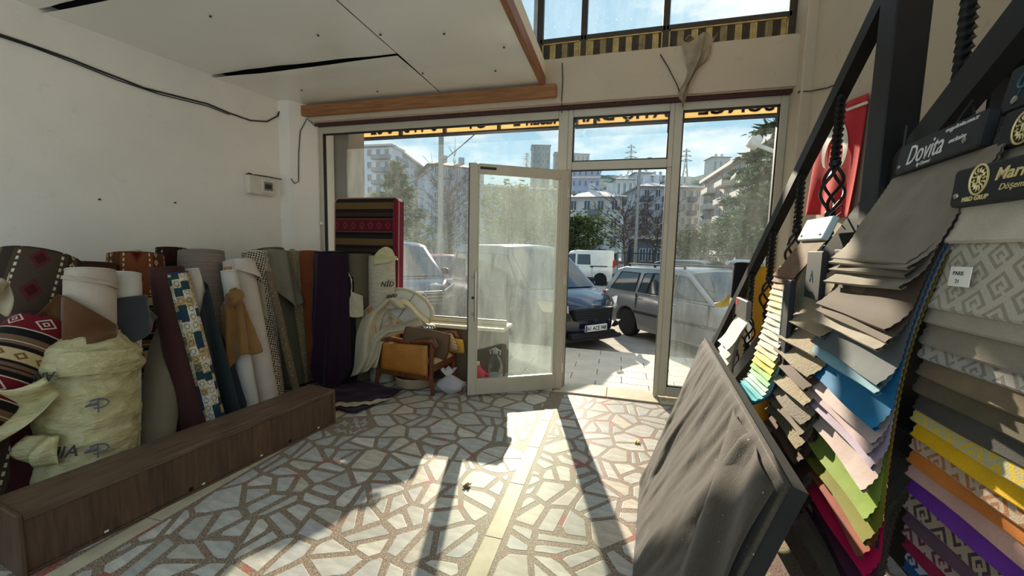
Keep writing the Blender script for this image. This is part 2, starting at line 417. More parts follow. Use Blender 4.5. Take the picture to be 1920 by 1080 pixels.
# ================================================================== LOWERED CEILING
ce = NM('ceiling_sheet', .34, 0, .7); co = ce.coord(); ce.b.inputs['Coat Weight'].default_value = .5; ce.b.inputs['Coat Roughness'].default_value = .22
ce.color(ce.ramp(ce.noise(co, 1.1, 4), [(.3, C(230, 227, 214)), (.7, C(240, 237, 226))]))
ce.bump(ce.noise(co, 1.6, 3, .5), .5, .05)
ceiling = struct('ceiling', MB().box((-4.6, YB, CZ+.06), (-.84, 4.30, CZ+.16)), M_DARK)  # near-black colour stands in for the unlit void above the panels
def sheet(x0, x1, y0, y1, s, sag0=0.0, sag1=0.0, tear=0.0):
    def fn(a, b):
        x, y = x0+(x1-x0)*a, y0+(y1-y0)*b
        if tear: y -= (1-b if tear < 0 else b)*abs(tear)*(-1 if tear < 0 else 1)*(.15+.6*max(0, nz1(a*4+1.3, s))+.55*math.sin(math.pi*a)**2*(.6+.8*nz1(a*9, 3.3)))
        z = CZ+.004*nz1(x*1.7+s, y*1.7)+.010*nz1(x*.6+s, y*.7, 4)
        z -= sag1*math.exp(-((1-b)*(y1-y0)/.22)**2)*(.35+.65*math.sin(math.pi*a)**2+.35*nz1(a*5+s))
        z += sag0*math.exp(-(b*(y1-y0)/.2)**2)*(.35+.65*math.sin(math.pi*a)**2+.3*nz1(a*6+s))
        return Vector((x, y, z))
    return MB().grid(fn, 40, 40)
for a in ((-4.55, -1.955, 3.24, 4.24, 1, -.02, .0), (-4.55, -1.955, 2.085, 3.235, 2, -.01, -.012, .055), (-4.55, -1.955, YB, 2.075, 3, 0, -.012, .06), (-1.945, -.845, 1.9, 4.24, 5, 0, .0), (-1.945, -.845, YB, 1.89, 6, 0, .01)):
    sheet(*a).build('ceiling_panel', ce.m, ceiling, smooth=60)
sm = MB()
for (x, y) in ((-1.9, 2.3), (-1.9, 2.9), (-1.9, 3.6), (-1.4, 3.0), (-1.2, 3.7), (-2.6, 3.9), (-3.4, 3.7), (-1.3, 2.4), (-1.0, 3.3), (-2.4, 2.8), (-3.0, 2.4)):
    sm.lathe([(.0, -.0), (.009, -.003), (.009, .004)], 8, Matrix.Translation((x, y, CZ-.012)))
sm.build('screw_head', M_WIRE, ceiling)
struct('trim_3', MB().bbox((-3.74, 4.045, 3.035), (-.68, 4.115, 3.155), .006), M_PINE)['label'] = 'pine board along the front edge of the ceiling'
t4 = MB(); t4.bbox((-.845, YB, 3.145), (-.80, 4.10, 3.255), .005); struct('trim_4', t4, M_PINEY)['label'] = 'pine board along the open ceiling edge'
t5 = MB(); t5.box((-.845, YB, 3.255), (-.81, 4.24, 3.40)); struct('trim_5', t5, M_PL)['label'] = 'mezzanine floor edge above the ceiling'
struct('wall_roof', MB().box((-4.6, YB, 5.3), (1.7, 4.6, 5.4)), M_PL)['label'] = 'roof slab over the double height bay'

# ================================================================== SHOP FRONT WINDOWS AND DOOR
def bar(mb, a, b): mb.bbox(a, b, .006); return mb
Y0, Y1 = FY-.005, FY+.07
def window(name, x0, x1, z0, z1, glass, fr=(.06, .06, .06, .08), matf=None, label=None, split=False):
    matf = matf or M_ALU
    l, r, b, t = fr
    root = empty(name, ((x0+x1)/2, FY, z0), kind='structure'); root['label'] = label
    inv = Matrix.Translation((-(x0+x1)/2, -FY, -z0))
    for nm, a, c in (('stile', (x0, Y0, z0), (x0+l, Y1, z1)), ('stile', (x1-r, Y0, z0), (x1, Y1, z1)), ('bottom_rail', (x0+l, Y0, z0), (x1-r, Y1, z0+b)), ('top_rail', (x0+l, Y0, z1-t), (x1-r, Y1, z1))):
        mb = MB(); mb.bbox(a, c, .006, inv); mb.build(nm, matf, root)
    bd = MB(); k = .012
    for a, c in (((x0+l, FY+.01, z0+b), (x0+l+k, FY+.05, z1-t)), ((x1-r-k, FY+.01, z0+b), (x1-r, FY+.05, z1-t)), ((x0+l, FY+.01, z0+b), (x1-r, FY+.05, z0+b+k)), ((x0+l, FY+.01, z1-t-k), (x1-r, FY+.05, z1-t))): bd.box(a, c, inv)
    bd.build('glazing_bead', M_ALUD, root)
    g = MB(); g.box((x0+l+.004, FY+.028, z0+b+.004), (x1-r-.004, FY+.032, z1-t-.004), inv); g.build('pane', glass, root)
    return root
w1 = window('window_1', -3.655, -.57, .64, 2.955, G_LEFT, (.05, .10, .05, .08), label='large dusty display window on the left')
for o in list(w1.children):
    if o.name.startswith(('pane', 'bottom_rail', 'glazing_bead')): bpy.data.objects.remove(o)
I1 = Matrix.Translation((-Vector(w1.location)))
for a, b in (((-3.605, Y0, .64), (-1.2, Y1, .69)), ((-1.2, Y0, .03), (-.67, Y1, .08))): MB().bbox(a, b, .006, I1).build('bottom_rail', M_ALU, w1)
MB().bbox((-.67, Y0, .03), (-.57, Y1, .64), .006, I1).build('stile', M_ALU, w1)
MB().box((-3.6, FY+.028, .69), (-1.203, FY+.032, 2.87), I1).build('pane', G_LEFT, w1)
MB().box((-1.197, FY+.028, .085), (-.672, FY+.032, 2.87), I1).build('pane', G_LEFT, w1)
bd = MB(); bd.box((-3.605, FY+.01, .69), (-3.593, FY+.05, 2.875), I1); bd.box((-3.605, FY+.01, 2.863), (-.67, FY+.05, 2.875), I1); bd.box((-3.605, FY+.01, .69), (-1.2, FY+.05, .70), I1); bd.build('glazing_bead', M_ALUD, w1)
window('window_3', -.57, .46, 2.345, 2.955, G_TRAN, (.05, .045, .085, .075), label='transom window above the doorway')
window('window_4', .46, 1.425, .03, 2.955, G_RIGHT, (.075, .065, .10, .075), label='tall grimy window right of the doorway')
dj = MB(); dj.bbox((-.57, Y0, .012), (-.525, Y1, 2.345), .006); struct('trim_6', dj, M_ALU)['label'] = 'left aluminium door jamb'
dj = MB(); dj.bbox((.415, Y0, .012), (.46, Y1, 2.345), .006); struct('trim_7', dj, M_ALU)['label'] = 'right aluminium door jamb'
st = MB(); st.box((.411, FY+.01, .02), (.415, FY+.05, 2.345)); st.box((-.525, FY+.01, .02), (-.521, FY+.05, 2.345)); st.box((-.525, FY+.01, 2.338), (.415, FY+.05, 2.345)); struct('trim_8', st, M_ALUD)['label'] = 'black door seal'
# door leaf, hinged at the left jamb and swung into the shop
H = Vector((-.545, 4.17, .0)); E_ = Vector((-1.425, 3.645, 0)); LW = (E_-H).length
door = empty('door_1', H, math.atan2(E_.y-H.y, E_.x-H.x), kind='structure'); door['label'] = 'open glazed aluminium door leaf'
ZB, ZT = .022, 2.325
for nm, a, b in (('stile', (0, -.022, ZB), (.075, .022, ZT)), ('stile', (LW-.085, -.022, ZB), (LW, .022, ZT)), ('bottom_rail', (.075, -.022, ZB), (LW-.085, .022, ZB+.155)), ('top_rail', (.075, -.022, ZT-.085), (LW-.085, .022, ZT))):
    MB().bbox(a, b, .006).build(nm, M_ALU, door)
MB().box((LW, -.012, ZB), (LW+.006, .012, ZT)).build('edge_seal', M_ALUD, door)
b_ = MB()
for a, b in (((.075, -.016, ZB+.155), (.087, .016, ZT-.085)), ((LW-.097, -.016, ZB+.155), (LW-.085, .016, ZT-.085)), ((.087, -.016, ZB+.155), (LW-.097, .016, ZB+.165)), ((.087, -.016, ZT-.095), (LW-.097, .016, ZT-.085))): b_.box(a, b)
b_.build('glazing_bead', M_ALU, door)
MB().box((.080, -.003, ZB+.158), (LW-.090, .003, ZT-.088)).build('pane', G_DOOR, door)
for s in (-1, 1):
    h = MB(); y = .022*s; yo = .085*s
    h.tube([(LW-.062, yo, .80), (LW-.062, yo, 1.29)], .0165, 12)
    for z in (.86, 1.23): h.tube([(LW-.045, y, z), (LW-.062, yo, z)], .012, 10); h.lathe([(.018, 0), (.018, .006)], 12, Matrix.Translation((LW-.042, y, z)) @ Matrix.Rotation(-s*math.pi/2, 4, 'X'))
    h.build('pull_handle', M_CHR, door, smooth=40)
lk = MB(); lk.lathe([(.014, 0), (.014, .006), (.009, .008)], 12, Matrix.Translation((LW-.042, .022, 1.02)) @ Matrix.Rotation(-math.pi/2, 4, 'X')); lk.build('lock', M_WIRE, door)
cs = MB(); cs.box((LW-.26, .022, ZT-.055), (LW-.10, .0235, ZT-.03)); cs.build('closer_scar', M_WIRE, door)
for z in (.25, 1.2, 2.1):
    MB().tube([(-.004, .0, z-.05), (-.004, .0, z+.05)], .012, 8).build('hinge', M_CHR, door, smooth=40)
# ---- upper glazing over the lintel
M_UF = mat('brown_window_frame', C(62, 55, 46), .55, 0, .2, 20)
M_GOLD = mat('gold_trim', C(196, 166, 96), .5, .3, .3, 20)
M_YEL = mat('mustard_slat', C(196, 170, 108), .6, 0, .28, 14); M_OLV = mat('dark_brown_slat', C(70, 58, 42), .65, 0, .3, 14); M_MID = mat('olive_slat', C(158, 138, 94), .65, 0, .3, 14)
MULL = [(-.445, .065), (.335, .07)]
xs = [-.905, -.445, .335, 1.40]
for k in range(3):
    x0 = xs[k]+(0 if k else .01); x1 = xs[k+1] if k < 2 else xs[k+1]-.01
    wroot = empty('window_%d' % (5+k), ((x0+x1)/2, FY+.02, 3.42), kind='structure'); wroot['label'] = ['narrow', 'middle', 'wide'][k]+' upper window over the lintel'
    I = Matrix.Translation((-(x0+x1)/2, -FY-.02, -3.42))
    for nm, a, b in (('bottom_rail', (x0, FY-.01, 3.625), (x1, FY+.05, 3.675)), ('top_rail', (x0, FY-.01, 5.2), (x1, FY+.05, 5.28)), ('stile', (x0-.03, FY-.01, 3.42), (x0+.03, FY+.055, 5.28)), ('stile', (x1-.03, FY-.01, 3.42), (x1+.03, FY+.055, 5.28))):
        if nm == 'stile' and k > 0 and a[0] < x0-.01 and b[0] < x0+.05: continue
        MB().bbox(a, b, .006, I).build(nm, M_UF, wroot)
    MB().box((x0+.02, FY+.02, 3.69), (x1-.02, FY+.024, 5.2), I).build('pane', G_UP, wroot)
    tr = MB()
    for a, b in (((x0+.03, FY-.012, 3.425), (x1-.03, FY+.02, 3.437)), ((x0+.03, FY-.012, 3.613), (x1-.03, FY+.02, 3.625)), ((x0+.028, FY-.012, 3.425), (x0+.04, FY+.02, 3.625)), ((x1-.04, FY-.012, 3.425), (x1-.028, FY+.02, 3.625))): tr.box(a, b, I)
    tr.build('gold_border', M_GOLD, wroot)
    MB().box((x0+.03, FY+.018, 3.42), (x1-.03, FY+.03, 3.63), I).build('backing_panel', M_MID, wroot)
    x = x0+.04; i = k
    while x < x1-.045:
        ww = min(.058 if i % 2 else .066, x1-.04-x); dm = [M_OLV, M_YEL, M_OLV, M_MID, M_OLV, M_YEL][i % 6]
        sl_ = MB(); sl_.box((x+.0005, FY+.004, 3.437), (x+ww-.0005, FY+.016, 3.613), I)
        for q in (.25, .5, .75): sl_.box((x+ww*q-.004, FY-.002, 3.437), (x+ww*q+.004, FY+.005, 3.613), I)
        sl_.build('slat', dm, wroot); x += ww; i += 1
wp = empty('window_8', (-1.1, FY+.06, 3.42), kind='structure'); wp['label'] = 'pale framed upper pane beside the mezzanine edge'
I = Matrix.Translation((1.1, -FY-.06, -3.42))
M_WF = mat('pale_blue_frame', C(190, 204, 210), .4)
MB().bbox((-.965, FY-.02, 3.42), (-.925, FY+.06, 5.28), .006, I).build('stile', M_WF, wp)
MB().bbox((-1.9, FY-.02, 3.42), (-1.86, FY+.06, 5.28), .006, I).build('stile', M_WF, wp)
MB().bbox((-1.86, FY-.02, 3.42), (-.965, FY+.06, 3.47), .006, I).build('bottom_rail', M_WF, wp)
MB().box((-1.87, FY+.02, 3.45), (-.955, FY+.024, 5.28), I).build('pane', G_UP, wp)
struct('wall_upper', MB().box((-4.4, FY, 3.42), (-1.9, FY+.2, 5.4)), M_PL)
# pipe down the pier and small cable on the lintel
# ================================================================== OUTSIDE
GZ = -.2
M_ASP = mat('asphalt', C(170, 161, 148), .9, 0, .25, 3, .4, 60)
ground = struct('ground', MB().box((-260, 6.25, GZ-.1), (260, 330, GZ)), M_ASP)
M_TILE = mat('pale_paving_tile', C(206, 196, 176), .6, 0, .12, 4, .1)
pv = struct('pavement', MB().box((-8, 4.42, -.35), (8, 6.27, -.045)), mat('tile_joint', C(130, 120, 106), .9))
tm = MB().bbox((-.296, -.121, 0), (.296, .121, .02), .004).mesh('paving_tile', M_TILE)
for j in range(7):
    for i in range(9): inst('paving_tile', tm, pv, (-2.9+i*.6+(j % 2)*.3, 4.56+j*.25, -.045))
M_RUB = mat('tyre_rubber', C(22, 22, 22), .85); M_CGL = mat('car_glass', C(40, 52, 54), .06, 0, .1, 2, 0, spec=.9)
M_LAMP = mat('headlamp_lens', C(214, 210, 200), .12, .4, .1, 20); M_RED = mat('tail_lamp', C(190, 24, 20), .25); M_PLT = mat('plate_white', C(236, 236, 230), .5, 0, .02); M_PBLU = mat('plate_blue', C(30, 60, 150), .5)
M_PTX = mat('plate_lettering', C(14, 14, 16), .6); M_PLAS = mat('black_trim', C(30, 30, 31), .6); M_RIM = mat('wheel_silver', C(200, 200, 196), .45, .1, .1, 10)
def paint(name, col, rough=.22, metal=.25):
    m = NM(name, rough, metal, .6); m.b.inputs['Coat Weight'].default_value = .6; m.b.inputs['Coat Roughness'].default_value = .05
    co = m.coord(); m.color(m.ramp(m.noise(co, 1.6, 5), [(.3, sc3(col, .88)), (.7, sc3(col, 1.1))])); return m.m
def wheel_meshes(r):
    t = MB(); w_ = .19
    t.lathe([(r*.60, -w_/2), (r*.9, -w_/2), (r, -w_/2+.03), (r, w_/2-.03), (r*.9, w_/2), (r*.60, w_/2)], 28)
    d = MB(); d.lathe([(0, .06), (r*.16, .07), (r*.2, .05), (r*.60, .055), (r*.64, .085), (r*.66, .08), (r*.66, -.08)], 28)
    for k in range(8):
        a = k*math.pi/4; Mx = Matrix.Rotation(a, 4, 'Z'); d.box((r*.2, -.028, .05), (r*.6, .028, .076), Mx)
    return t.mesh('tyre', M_RUB, 40), d.mesh('hub_cap', M_RIM, 40)
WH = {}
def car(name, label, loc, heading, body, cabin, L, W, wheels, col, side_win, extras=(), belt=.92, tum=.17, group=None, cat='car', nose=.22, glass=None):
    """x forward, y left. body / cabin: side outlines (x, z); wheels: (x, radius)"""
    root = empty(name, loc, heading, label, cat, group)
    hw = W/2
    # lower body outline with wheel arches cut in
    out = list(body)                          # upper outline from rear bottom over the top to front bottom
    arch = []
    zb = .20
    for (wxp, r) in sorted(wheels, key=lambda t: -t[0]):
        ra = r+.055
        for k in range(9):
            a = math.pi*k/8; arch.append((wxp+ra*math.cos(a), max(zb, r+ra*math.sin(a)*1.0) if 0 < k < 8 else zb))
    outline = out+arch
    n = len(outline); mb = MB(); sl = [(-1, .035), (-.985, .012), (-.94, 0), (-.5, 0), (0, 0), (.5, 0), (.94, 0), (.985, .012), (1, .035)]
    cx = sum(p[0] for p in outline)/n; zmid = .55
    vs = []; fs = []
    xf = max(p[0] for p in outline); xr = min(p[0] for p in outline)
    for (t, ins) in sl:
        for (x, z) in outline:
            q = t*t; fx = max(0, (x-(xf-1.0))/1.0)**2; rx = max(0, ((xr+.7)-x)/.7)**2
            X = x - nose*q*fx + nose*.5*q*rx
            zz = z
            if z > .75: zz = z - ins*1.3 - .02*q*(1 if z > .8 else 0)
            yy = t*hw*(1-.05*max(0, (z-.62))/.4 - (.05 if z < .3 else 0))
            vs.append((X, yy, zz))
    m_ = len(sl)
    for s in range(m_-1):
        for i in range(n): fs.append((s*n+i, (s+1)*n+i, (s+1)*n+(i+1) % n, s*n+(i+1) % n))
    fs.append(tuple(range(n))); fs.append(tuple(range(m_*n-1, (m_-1)*n-1, -1)))
    mb.add(vs, fs); pm = paint(name+'_paint', col)
    mb.build('body', pm, root, smooth=38)
    ub = MB(); ub.box((xr+.35, -hw*.86, .22), (xf-.45, hw*.86, .62)); ub.build('underbody', M_PLAS, root)
    # cabin
    zlo, zhi = min(p[1] for p in cabin), max(p[1] for p in cabin)
    def yw(z): return hw*(.955-tum*max(0, (z-zlo))/(zhi-zlo))
    vs = []; fs = []; n = len(cabin)
    slc = [(-1, 0), (-.97, .012), (-.8, .03), (-.4, .045), (0, .05), (.4, .045), (.8, .03), (.97, .012), (1, 0)]
    for (t, up) in slc:
        for (x, z) in cabin:
            k = (z-zlo)/(zhi-zlo); bow = (1-t*t)*.07
            X = x+(bow if x > cx_cab(cabin) else -bow*.5)
            vs.append((X, t*yw(z), z+up*k))
    m_ = len(slc)
    for s in range(m_-1):
        for i in range(n): fs.append((s*n+i, (s+1)*n+i, (s+1)*n+(i+1) % n, s*n+(i+1) % n))
    fs.append(tuple(range(n))); fs.append(tuple(range(m_*n-1, (m_-1)*n-1, -1)))
    MB().add(vs, fs).build('cabin', pm, root, smooth=38)
    G = glass or M_CGL
    def screen(nm, p, q, e0=.06, e1=.93):
        d = Vector((q[0]-p[0], 0, q[1]-p[1])); nrm = Vector((d.z, 0, -d.x)).normalized()
        if nrm.z < 0 and abs(nrm.z) > .05: nrm = -nrm
        if nm == 'rear_window' and nrm.x > 0: nrm = -nrm
        if nm == 'windscreen' and nrm.x < 0: nrm = -nrm
        def fn(a, b):
            t = (a*2-1)*.9; k = e0+(e1-e0)*b; x = p[0]+d.x*k; z = p[1]+d.z*k; kk = (z-zlo)/(zhi-zlo)
            bow = (1-t*t)*.07; X = x+(bow if x > cx_cab(cabin) else -bow*.5)
            up = .05*(1-t*t)*kk
            return Vector((X, t*yw(z), z+up))+nrm*.016
        MB().grid(fn, 8, 3).build(nm, G, root, smooth=60)
    screen('windscreen', cabin[-1], cabin[-2]); screen('rear_window', cabin[0], cabin[1])
    for s in (-1, 1):
        for poly in side_win:
            g = MB(); g.add([Vector((x, s*(yw(z)+.012), z)) for x, z in poly], [tuple(range(len(poly)))]); g.build('side_window', G, root)
            fr_ = MB(); fr_.tube([Vector((x, s*(yw(z)+.013), z)) for x, z in poly], .011, 5, closed=True); fr_.build('window_seal', M_PLAS, root)
    for (wxp, r) in wheels:
        if r not in WH: WH[r] = wheel_meshes(r)
        for s in (-1, 1):
            o = inst('wheel', WH[r][0], root, (wxp, s*(hw-.11), r), (-s*math.pi/2, 0, 0)); inst('hub_cap', WH[r][1], o)
    for e_ in extras: e_(root, hw, yw)
    return root
def cx_cab(c): return sum(p[0] for p in c)/len(c)
def bx(nm, m, a, b, r=.01, mirror=False):
    def fn(root, hw, yw):
        for s in ((1, -1) if mirror else (1,)):
            lo = (a[0], min(a[1]*s, b[1]*s), a[2]); hi = (b[0], max(a[1]*s, b[1]*s), b[2])
            MB().bbox(lo, hi, r).build(nm, m, root)
    return fn
def poly3(nm, m, pts, vec, mirror=True):
    def fn(root, hw, yw):
        for s in ((1, -1) if mirror else (1,)):
            MB().prism([(x, y*s, z) for x, y, z in pts], (vec[0], vec[1]*s, vec[2])).build(nm, m, root)
    return fn
def plate(x, z, body, w_=.50, front=True):
    def fn(root, hw, yw):
        p = MB().bbox((x, -w_/2, z-.055), (x+.012, w_/2, z+.055), .003).build('number_plate', M_PLT, root)
        MB().box((x+.011, -w_/2+.006, z-.05), (x+.0135, -w_/2+.045, z+.05)).build('plate_band', M_PBLU, p)
        if not body: return
        Mx = frame((x+.0132, -w_/2+.055, z-.034), (0, 1, 0), (0, 0, 1), (1, 0, 0))
        text('plate_lettering', body, .094, M_PTX, p, Mx, .0008, sx=.92, bold=.002)
    return fn
def mirrors(x, z, y):
    def fn(root, hw, yw):
        for s in (1, -1): MB().bbox((x-.05, min(s*y, s*(y+.19)), z), (x+.06, max(s*y, s*(y+.19)), z+.15), .03).build('door_mirror', M_PLAS, root)
    return fn
def handles(xs, z, m=None):
    def fn(root, hw, yw):
        for s in (1, -1):
            for x in xs: MB().bbox((x, s*(hw-.02)-.015, z), (x+.17, s*(hw-.02)+.022, z+.03), .008).build('door_handle', m or M_PLAS, root)
    return fn
def seams(xs, z0, z1):
    def fn(root, hw, yw):
        for s in (1, -1):
            for x in xs: MB().box((x, s*hw*.985-.012, z0), (x+.012, s*hw*.985+.012, z1)).build('door_seam', M_PLAS, root)
    return fn
def grille(x, z0, z1, hw_, n=5, m=None):
    def fn(root, hw, yw):
        g = MB(); g.add([(x, -hw_*.86, z0), (x, hw_*.86, z0), (x, hw_, z1), (x, -hw_, z1), (x-.08, -hw_*.86, z0), (x-.08, hw_*.86, z0), (x-.08, hw_, z1), (x-.08, -hw_, z1)], [(0, 1, 2, 3), (4, 7, 6, 5), (0, 4, 5, 1), (1, 5, 6, 2), (2, 6, 7, 3), (3, 7, 4, 0)])
        p = g.build('grille', M_PTX, root)
        for k in range(n):
            z = z0+(z1-z0)*(k+.5)/n; q = hw_*(.86+.14*(k+.5)/n)*.96; MB().box((x, -q, z-.008), (x+.012, q, z+.008)).build('grille_bar', m or M_PLAS, p)
    return fn
# --- dark blue compact van with its nose in the doorway
def cpos(px, dep): p = atd(px, 476, dep); return p.x, p.y
HD = math.atan2(-.80, .60)              # the parked cars all point this way
HF = math.atan2(-.67, .74)
def place(px, dep, fwd, left, hd=None):
    """origin of a car whose local point (fwd, left) is seen at pixel column px at this depth"""
    hd = HD if hd is None else hd; x, y = cpos(px, dep); c, s = math.cos(hd), math.sin(hd)
    return (x-(fwd*c-left*s), y-(fwd*s+left*c), GZ)
vb = [(-2.05, .30), (-2.08, .60), (-2.06, 1.0), (-1.9, 1.06), (.95, 1.06), (1.35, 1.02), (1.85, .90), (2.02, .78), (2.08, .55), (2.04, .30)]
vc = [(-2.05, 1.0), (-1.95, 1.70), (-1.7, 1.77), (.05, 1.77), (.35, 1.72), (1.28, .98)]
van_side = [[(.0, 1.06), (.98, 1.06), (.42, 1.60), (.0, 1.62)], [(-.85, 1.08), (-.08, 1.08), (-.08, 1.62), (-.85, 1.62)], [(-1.85, 1.10), (-.95, 1.10), (-.95, 1.62), (-1.78, 1.62)]]
car('compact_van', 'dark blue compact van parked nose towards the open doorway', place(1121, 6.5, 2.08, 0, HF), HF, vb, vc, 4.16, 1.76, [(1.27, .32), (-1.22, .32)], C(22, 34, 56), van_side,
    [grille(2.06, .56, .76, .46, 5), plate(2.11, .44, '61 ACE 948'), mirrors(.95, 1.05, .84), handles([-.05, -1.0], .98),
     poly3('headlamp', M_LAMP, [(1.98, .50, .70), (2.0, .53, .82), (1.72, .86, .90), (1.62, .875, .86), (1.75, .85, .72)], (.03, .02, 0)),
     bx('lower_intake', M_PTX, (1.98, -.5, .27), (2.085, .5, .36)), poly3('fog_lamp_recess', M_PLAS, [(1.9, .58, .38), (1.97, .58, .48), (1.82, .82, .48), (1.8, .80, .38)], (.06, .03, 0)),
     bx('bumper', M_PLAS, (1.75, -.72, .20), (2.04, .72, .28), .02), seams([.95, -.02, -.9], .35, 1.0),
     bx('badge', M_CHR, (2.05, -.06, .80), (2.075, .06, .84), .01)], nose=.44, cat='van')
# --- grey estate car
sb = [(-2.05, .34), (-2.10, .62), (-2.0, .90), (-1.8, .93), (.75, .92), (1.4, .90), (1.98, .82), (2.06, .60), (2.02, .34)]
scab = [(-2.0, .90), (-1.72, 1.34), (-1.5, 1.40), (.05, 1.41), (.2, 1.38), (.86, .90)]
s_side = [[(-1.78, .94), (-1.02, .94), (-.98, 1.30), (-1.55, 1.30)], [(-.90, .94), (-.68, .94), (-.60, 1.32), (-.84, 1.30)], [(-.64, .94), (-.02, .94), (-.02, 1.32), (-.56, 1.32)], [(.04, .94), (.74, .94), (.22, 1.30), (.04, 1.32)]]
def rack(root, hw, yw):
    for s in (1, -1):
        MB().tube([(-1.55, s*.55, 1.42), (-1.5, s*.56, 1.47), (.0, s*.56, 1.475), (.05, s*.56, 1.42)], .014, 8).build('roof_rail', M_PLAS, root)
        for x in (-1.5, -.75, .0): MB().box((x, s*.56-.012, 1.40), (x+.04, s*.56+.012, 1.475)).build('rail_foot', M_PLAS, root)
def aerial(root, hw, yw): MB().tube([(.75, -.55, .92), (.55, -.55, 1.35)], .005, 5).build('aerial', M_PLAS, root)
car('estate_car', 'silver grey estate car parked across from the doorway', place(1187, 8.0, -1.2, -.72), HD, sb, scab, 4.15, 1.66, [(1.22, .285), (-1.2, .285)], C(128, 130, 130), s_side,
    [rack, aerial, handles([-.92, -.05], .80, M_CHR), seams([-.93, .0, .80], .36, .90), bx('side_strip', M_PLAS, (-1.0, -.845, .52), (1.0, -.82, .57), .006), bx('side_strip', M_PLAS, (-1.0, .82, .52), (1.0, .845, .57), .006),
     bx('bumper', M_PLAS, (1.92, -.78, .34), (2.1, .78, .50), .03), bx('rear_bumper', M_PLAS, (-2.16, -.78, .34), (-2.0, .78, .50), .03), bx('headlamp', M_LAMP, (1.9, .4, .60), (2.04, .78, .76), .02, True), grille(2.05, .60, .76, .36, 4),
     bx('tail_lamp', M_RED, (-2.1, .56, .62), (-1.98, .80, .86), .02, True), plate(2.10, .42, '')], tum=.16, nose=.12)
# --- dark people carrier behind the display window
mbod = [(-2.2, .30), (-2.24, .70), (-2.2, 1.1), (-2.0, 1.14), (.9, 1.12), (1.4, 1.05), (1.95, .90), (2.16, .72), (2.2, .50), (2.15, .28)]
mcab = [(-2.2, 1.08), (-2.05, 1.70), (-1.8, 1.80), (.1, 1.80), (.4, 1.75), (1.35, 1.04)]
def star(root, hw, yw):
    p = MB(); p.tube([(2.235, .125*math.cos(a*math.pi/12), .70+.125*math.sin(a*math.pi/12)) for a in range(24)], .012, 6, closed=True)
    for k in range(3):
        a = math.pi/2+k*2*math.pi/3; p.tube([(2.235, 0, .70), (2.235, .12*math.cos(a), .70+.12*math.sin(a))], [.02, .006], 6)
    p.build('star_emblem', M_CHR, root)
car('people_carrier', 'dark blue people carrier with a star emblem on its grille', place(788, 7.7, 2.2, 0, HF), HF, mbod, mcab, 4.45, 1.88, [(1.4, .34), (-1.3, .34)], C(40, 50, 66), [[(.05, 1.14), (1.0, 1.14), (.48, 1.64), (.05, 1.66)], [(-.95, 1.16), (-.05, 1.16), (-.05, 1.66), (-.95, 1.66)], [(-2.0, 1.16), (-1.05, 1.16), (-1.05, 1.66), (-1.9, 1.66)]],
    [grille(2.20, .56, .84, .56, 4, M_CHR), star, mirrors(1.0, 1.1, .92), poly3('headlamp', M_LAMP, [(2.06, .56, .66), (2.06, .56, .84), (1.7, .93, .95), (1.62, .945, .90), (1.8, .90, .70)], (.04, .02, 0)), bx('bumper', M_PLAS, (1.9, -.8, .26), (2.24, .8, .40), .03), plate(2.25, .46, ''), seams([.98, .0], .35, 1.1)], nose=.36)
# --- white delivery van further off
fb = [(-1.9, .28), (-1.95, .7), (-1.93, 1.0), (-1.8, 1.02), (.8, 1.02), (1.2, .98), (1.72, .86), (1.92, .70), (1.95, .40), (1.9, .28)]
fc = [(-1.93, .98), (-1.88, 1.66), (-1.7, 1.74), (.05, 1.74), (.3, 1.68), (1.1, .96)]
x, y = cpos(1105, 20.5)
car('delivery_van', 'small white delivery van parked in front of the railing', (x-.55, y+.4, GZ), math.pi+R_(-6), fb, fc, 3.9, 1.7, [(1.2, .30), (-1.28, .30)], C(226, 222, 208), [[(.05, 1.04), (.85, 1.04), (.32, 1.56), (.05, 1.58)], [(-.75, 1.06), (-.08, 1.06), (-.08, 1.56), (-.7, 1.56)]],
    [bx('tail_lamp', M_RED, (-1.97, .62, .95), (-1.86, .84, 1.3), .02, True), bx('rear_bumper', M_PLAS, (-2.03, -.8, .28), (-1.8, .8, .62), .04), mirrors(.95, 1.0, .8), handles([-.15, -.9], .92), bx('slide_rail', M_PLAS, (-1.6, .80, .96), (-.75, .845, 1.0), .005, True), bx('sill_strip', M_PLAS, (-.9, .80, .38), (.85, .86, .46), .01, True), seams([.9, -.03, -.85], .4, .98)], cat='van', nose=.16, tum=.10)
# --- cars further back
hb = [(-1.95, .30), (-2.0, .62), (-1.95, .92), (-1.7, .96), (.8, .94), (1.3, .90), (1.85, .78), (1.95, .58), (1.9, .30)]
hc = [(-1.95, .92), (-1.55, 1.36), (-1.2, 1.45), (.0, 1.45), (.25, 1.40), (1.05, .92)]
h_side = [[(.05, .97), (.85, .97), (.25, 1.34), (.05, 1.36)], [(-.9, .97), (-.03, .97), (-.03, 1.36), (-.9, 1.36)], [(-1.6, .99), (-.98, .99), (-.98, 1.34), (-1.35, 1.32)]]
def hatch(px, dep, hd, col, label):
    x, y = cpos(px, dep)
    car('hatchback_car', label, (x, y, GZ), hd, hb, hc, 3.95, 1.7, [(1.2, .3), (-1.2, .3)], col, h_side, [bx('headlamp', M_LAMP, (1.75, .45, .62), (1.92, .78, .78), .03, True), bx('tail_lamp', M_RED, (-1.98, .5, .68), (-1.85, .8, .9), .03, True), grille(1.95, .55, .70, .4, 3), mirrors(.75, .95, .82), plate(1.96, .44, ''), bx('bumper', M_PLAS, (1.75, -.7, .24), (1.95, .7, .34), .03)], nose=.22)
hatch(840, 14.0, HD+.1, C(150, 30, 38), 'red car parked behind the dark people carrier')
hatch(1325, 13.5, HD+.25, C(26, 28, 34), 'black car parked behind the silver grey estate car')
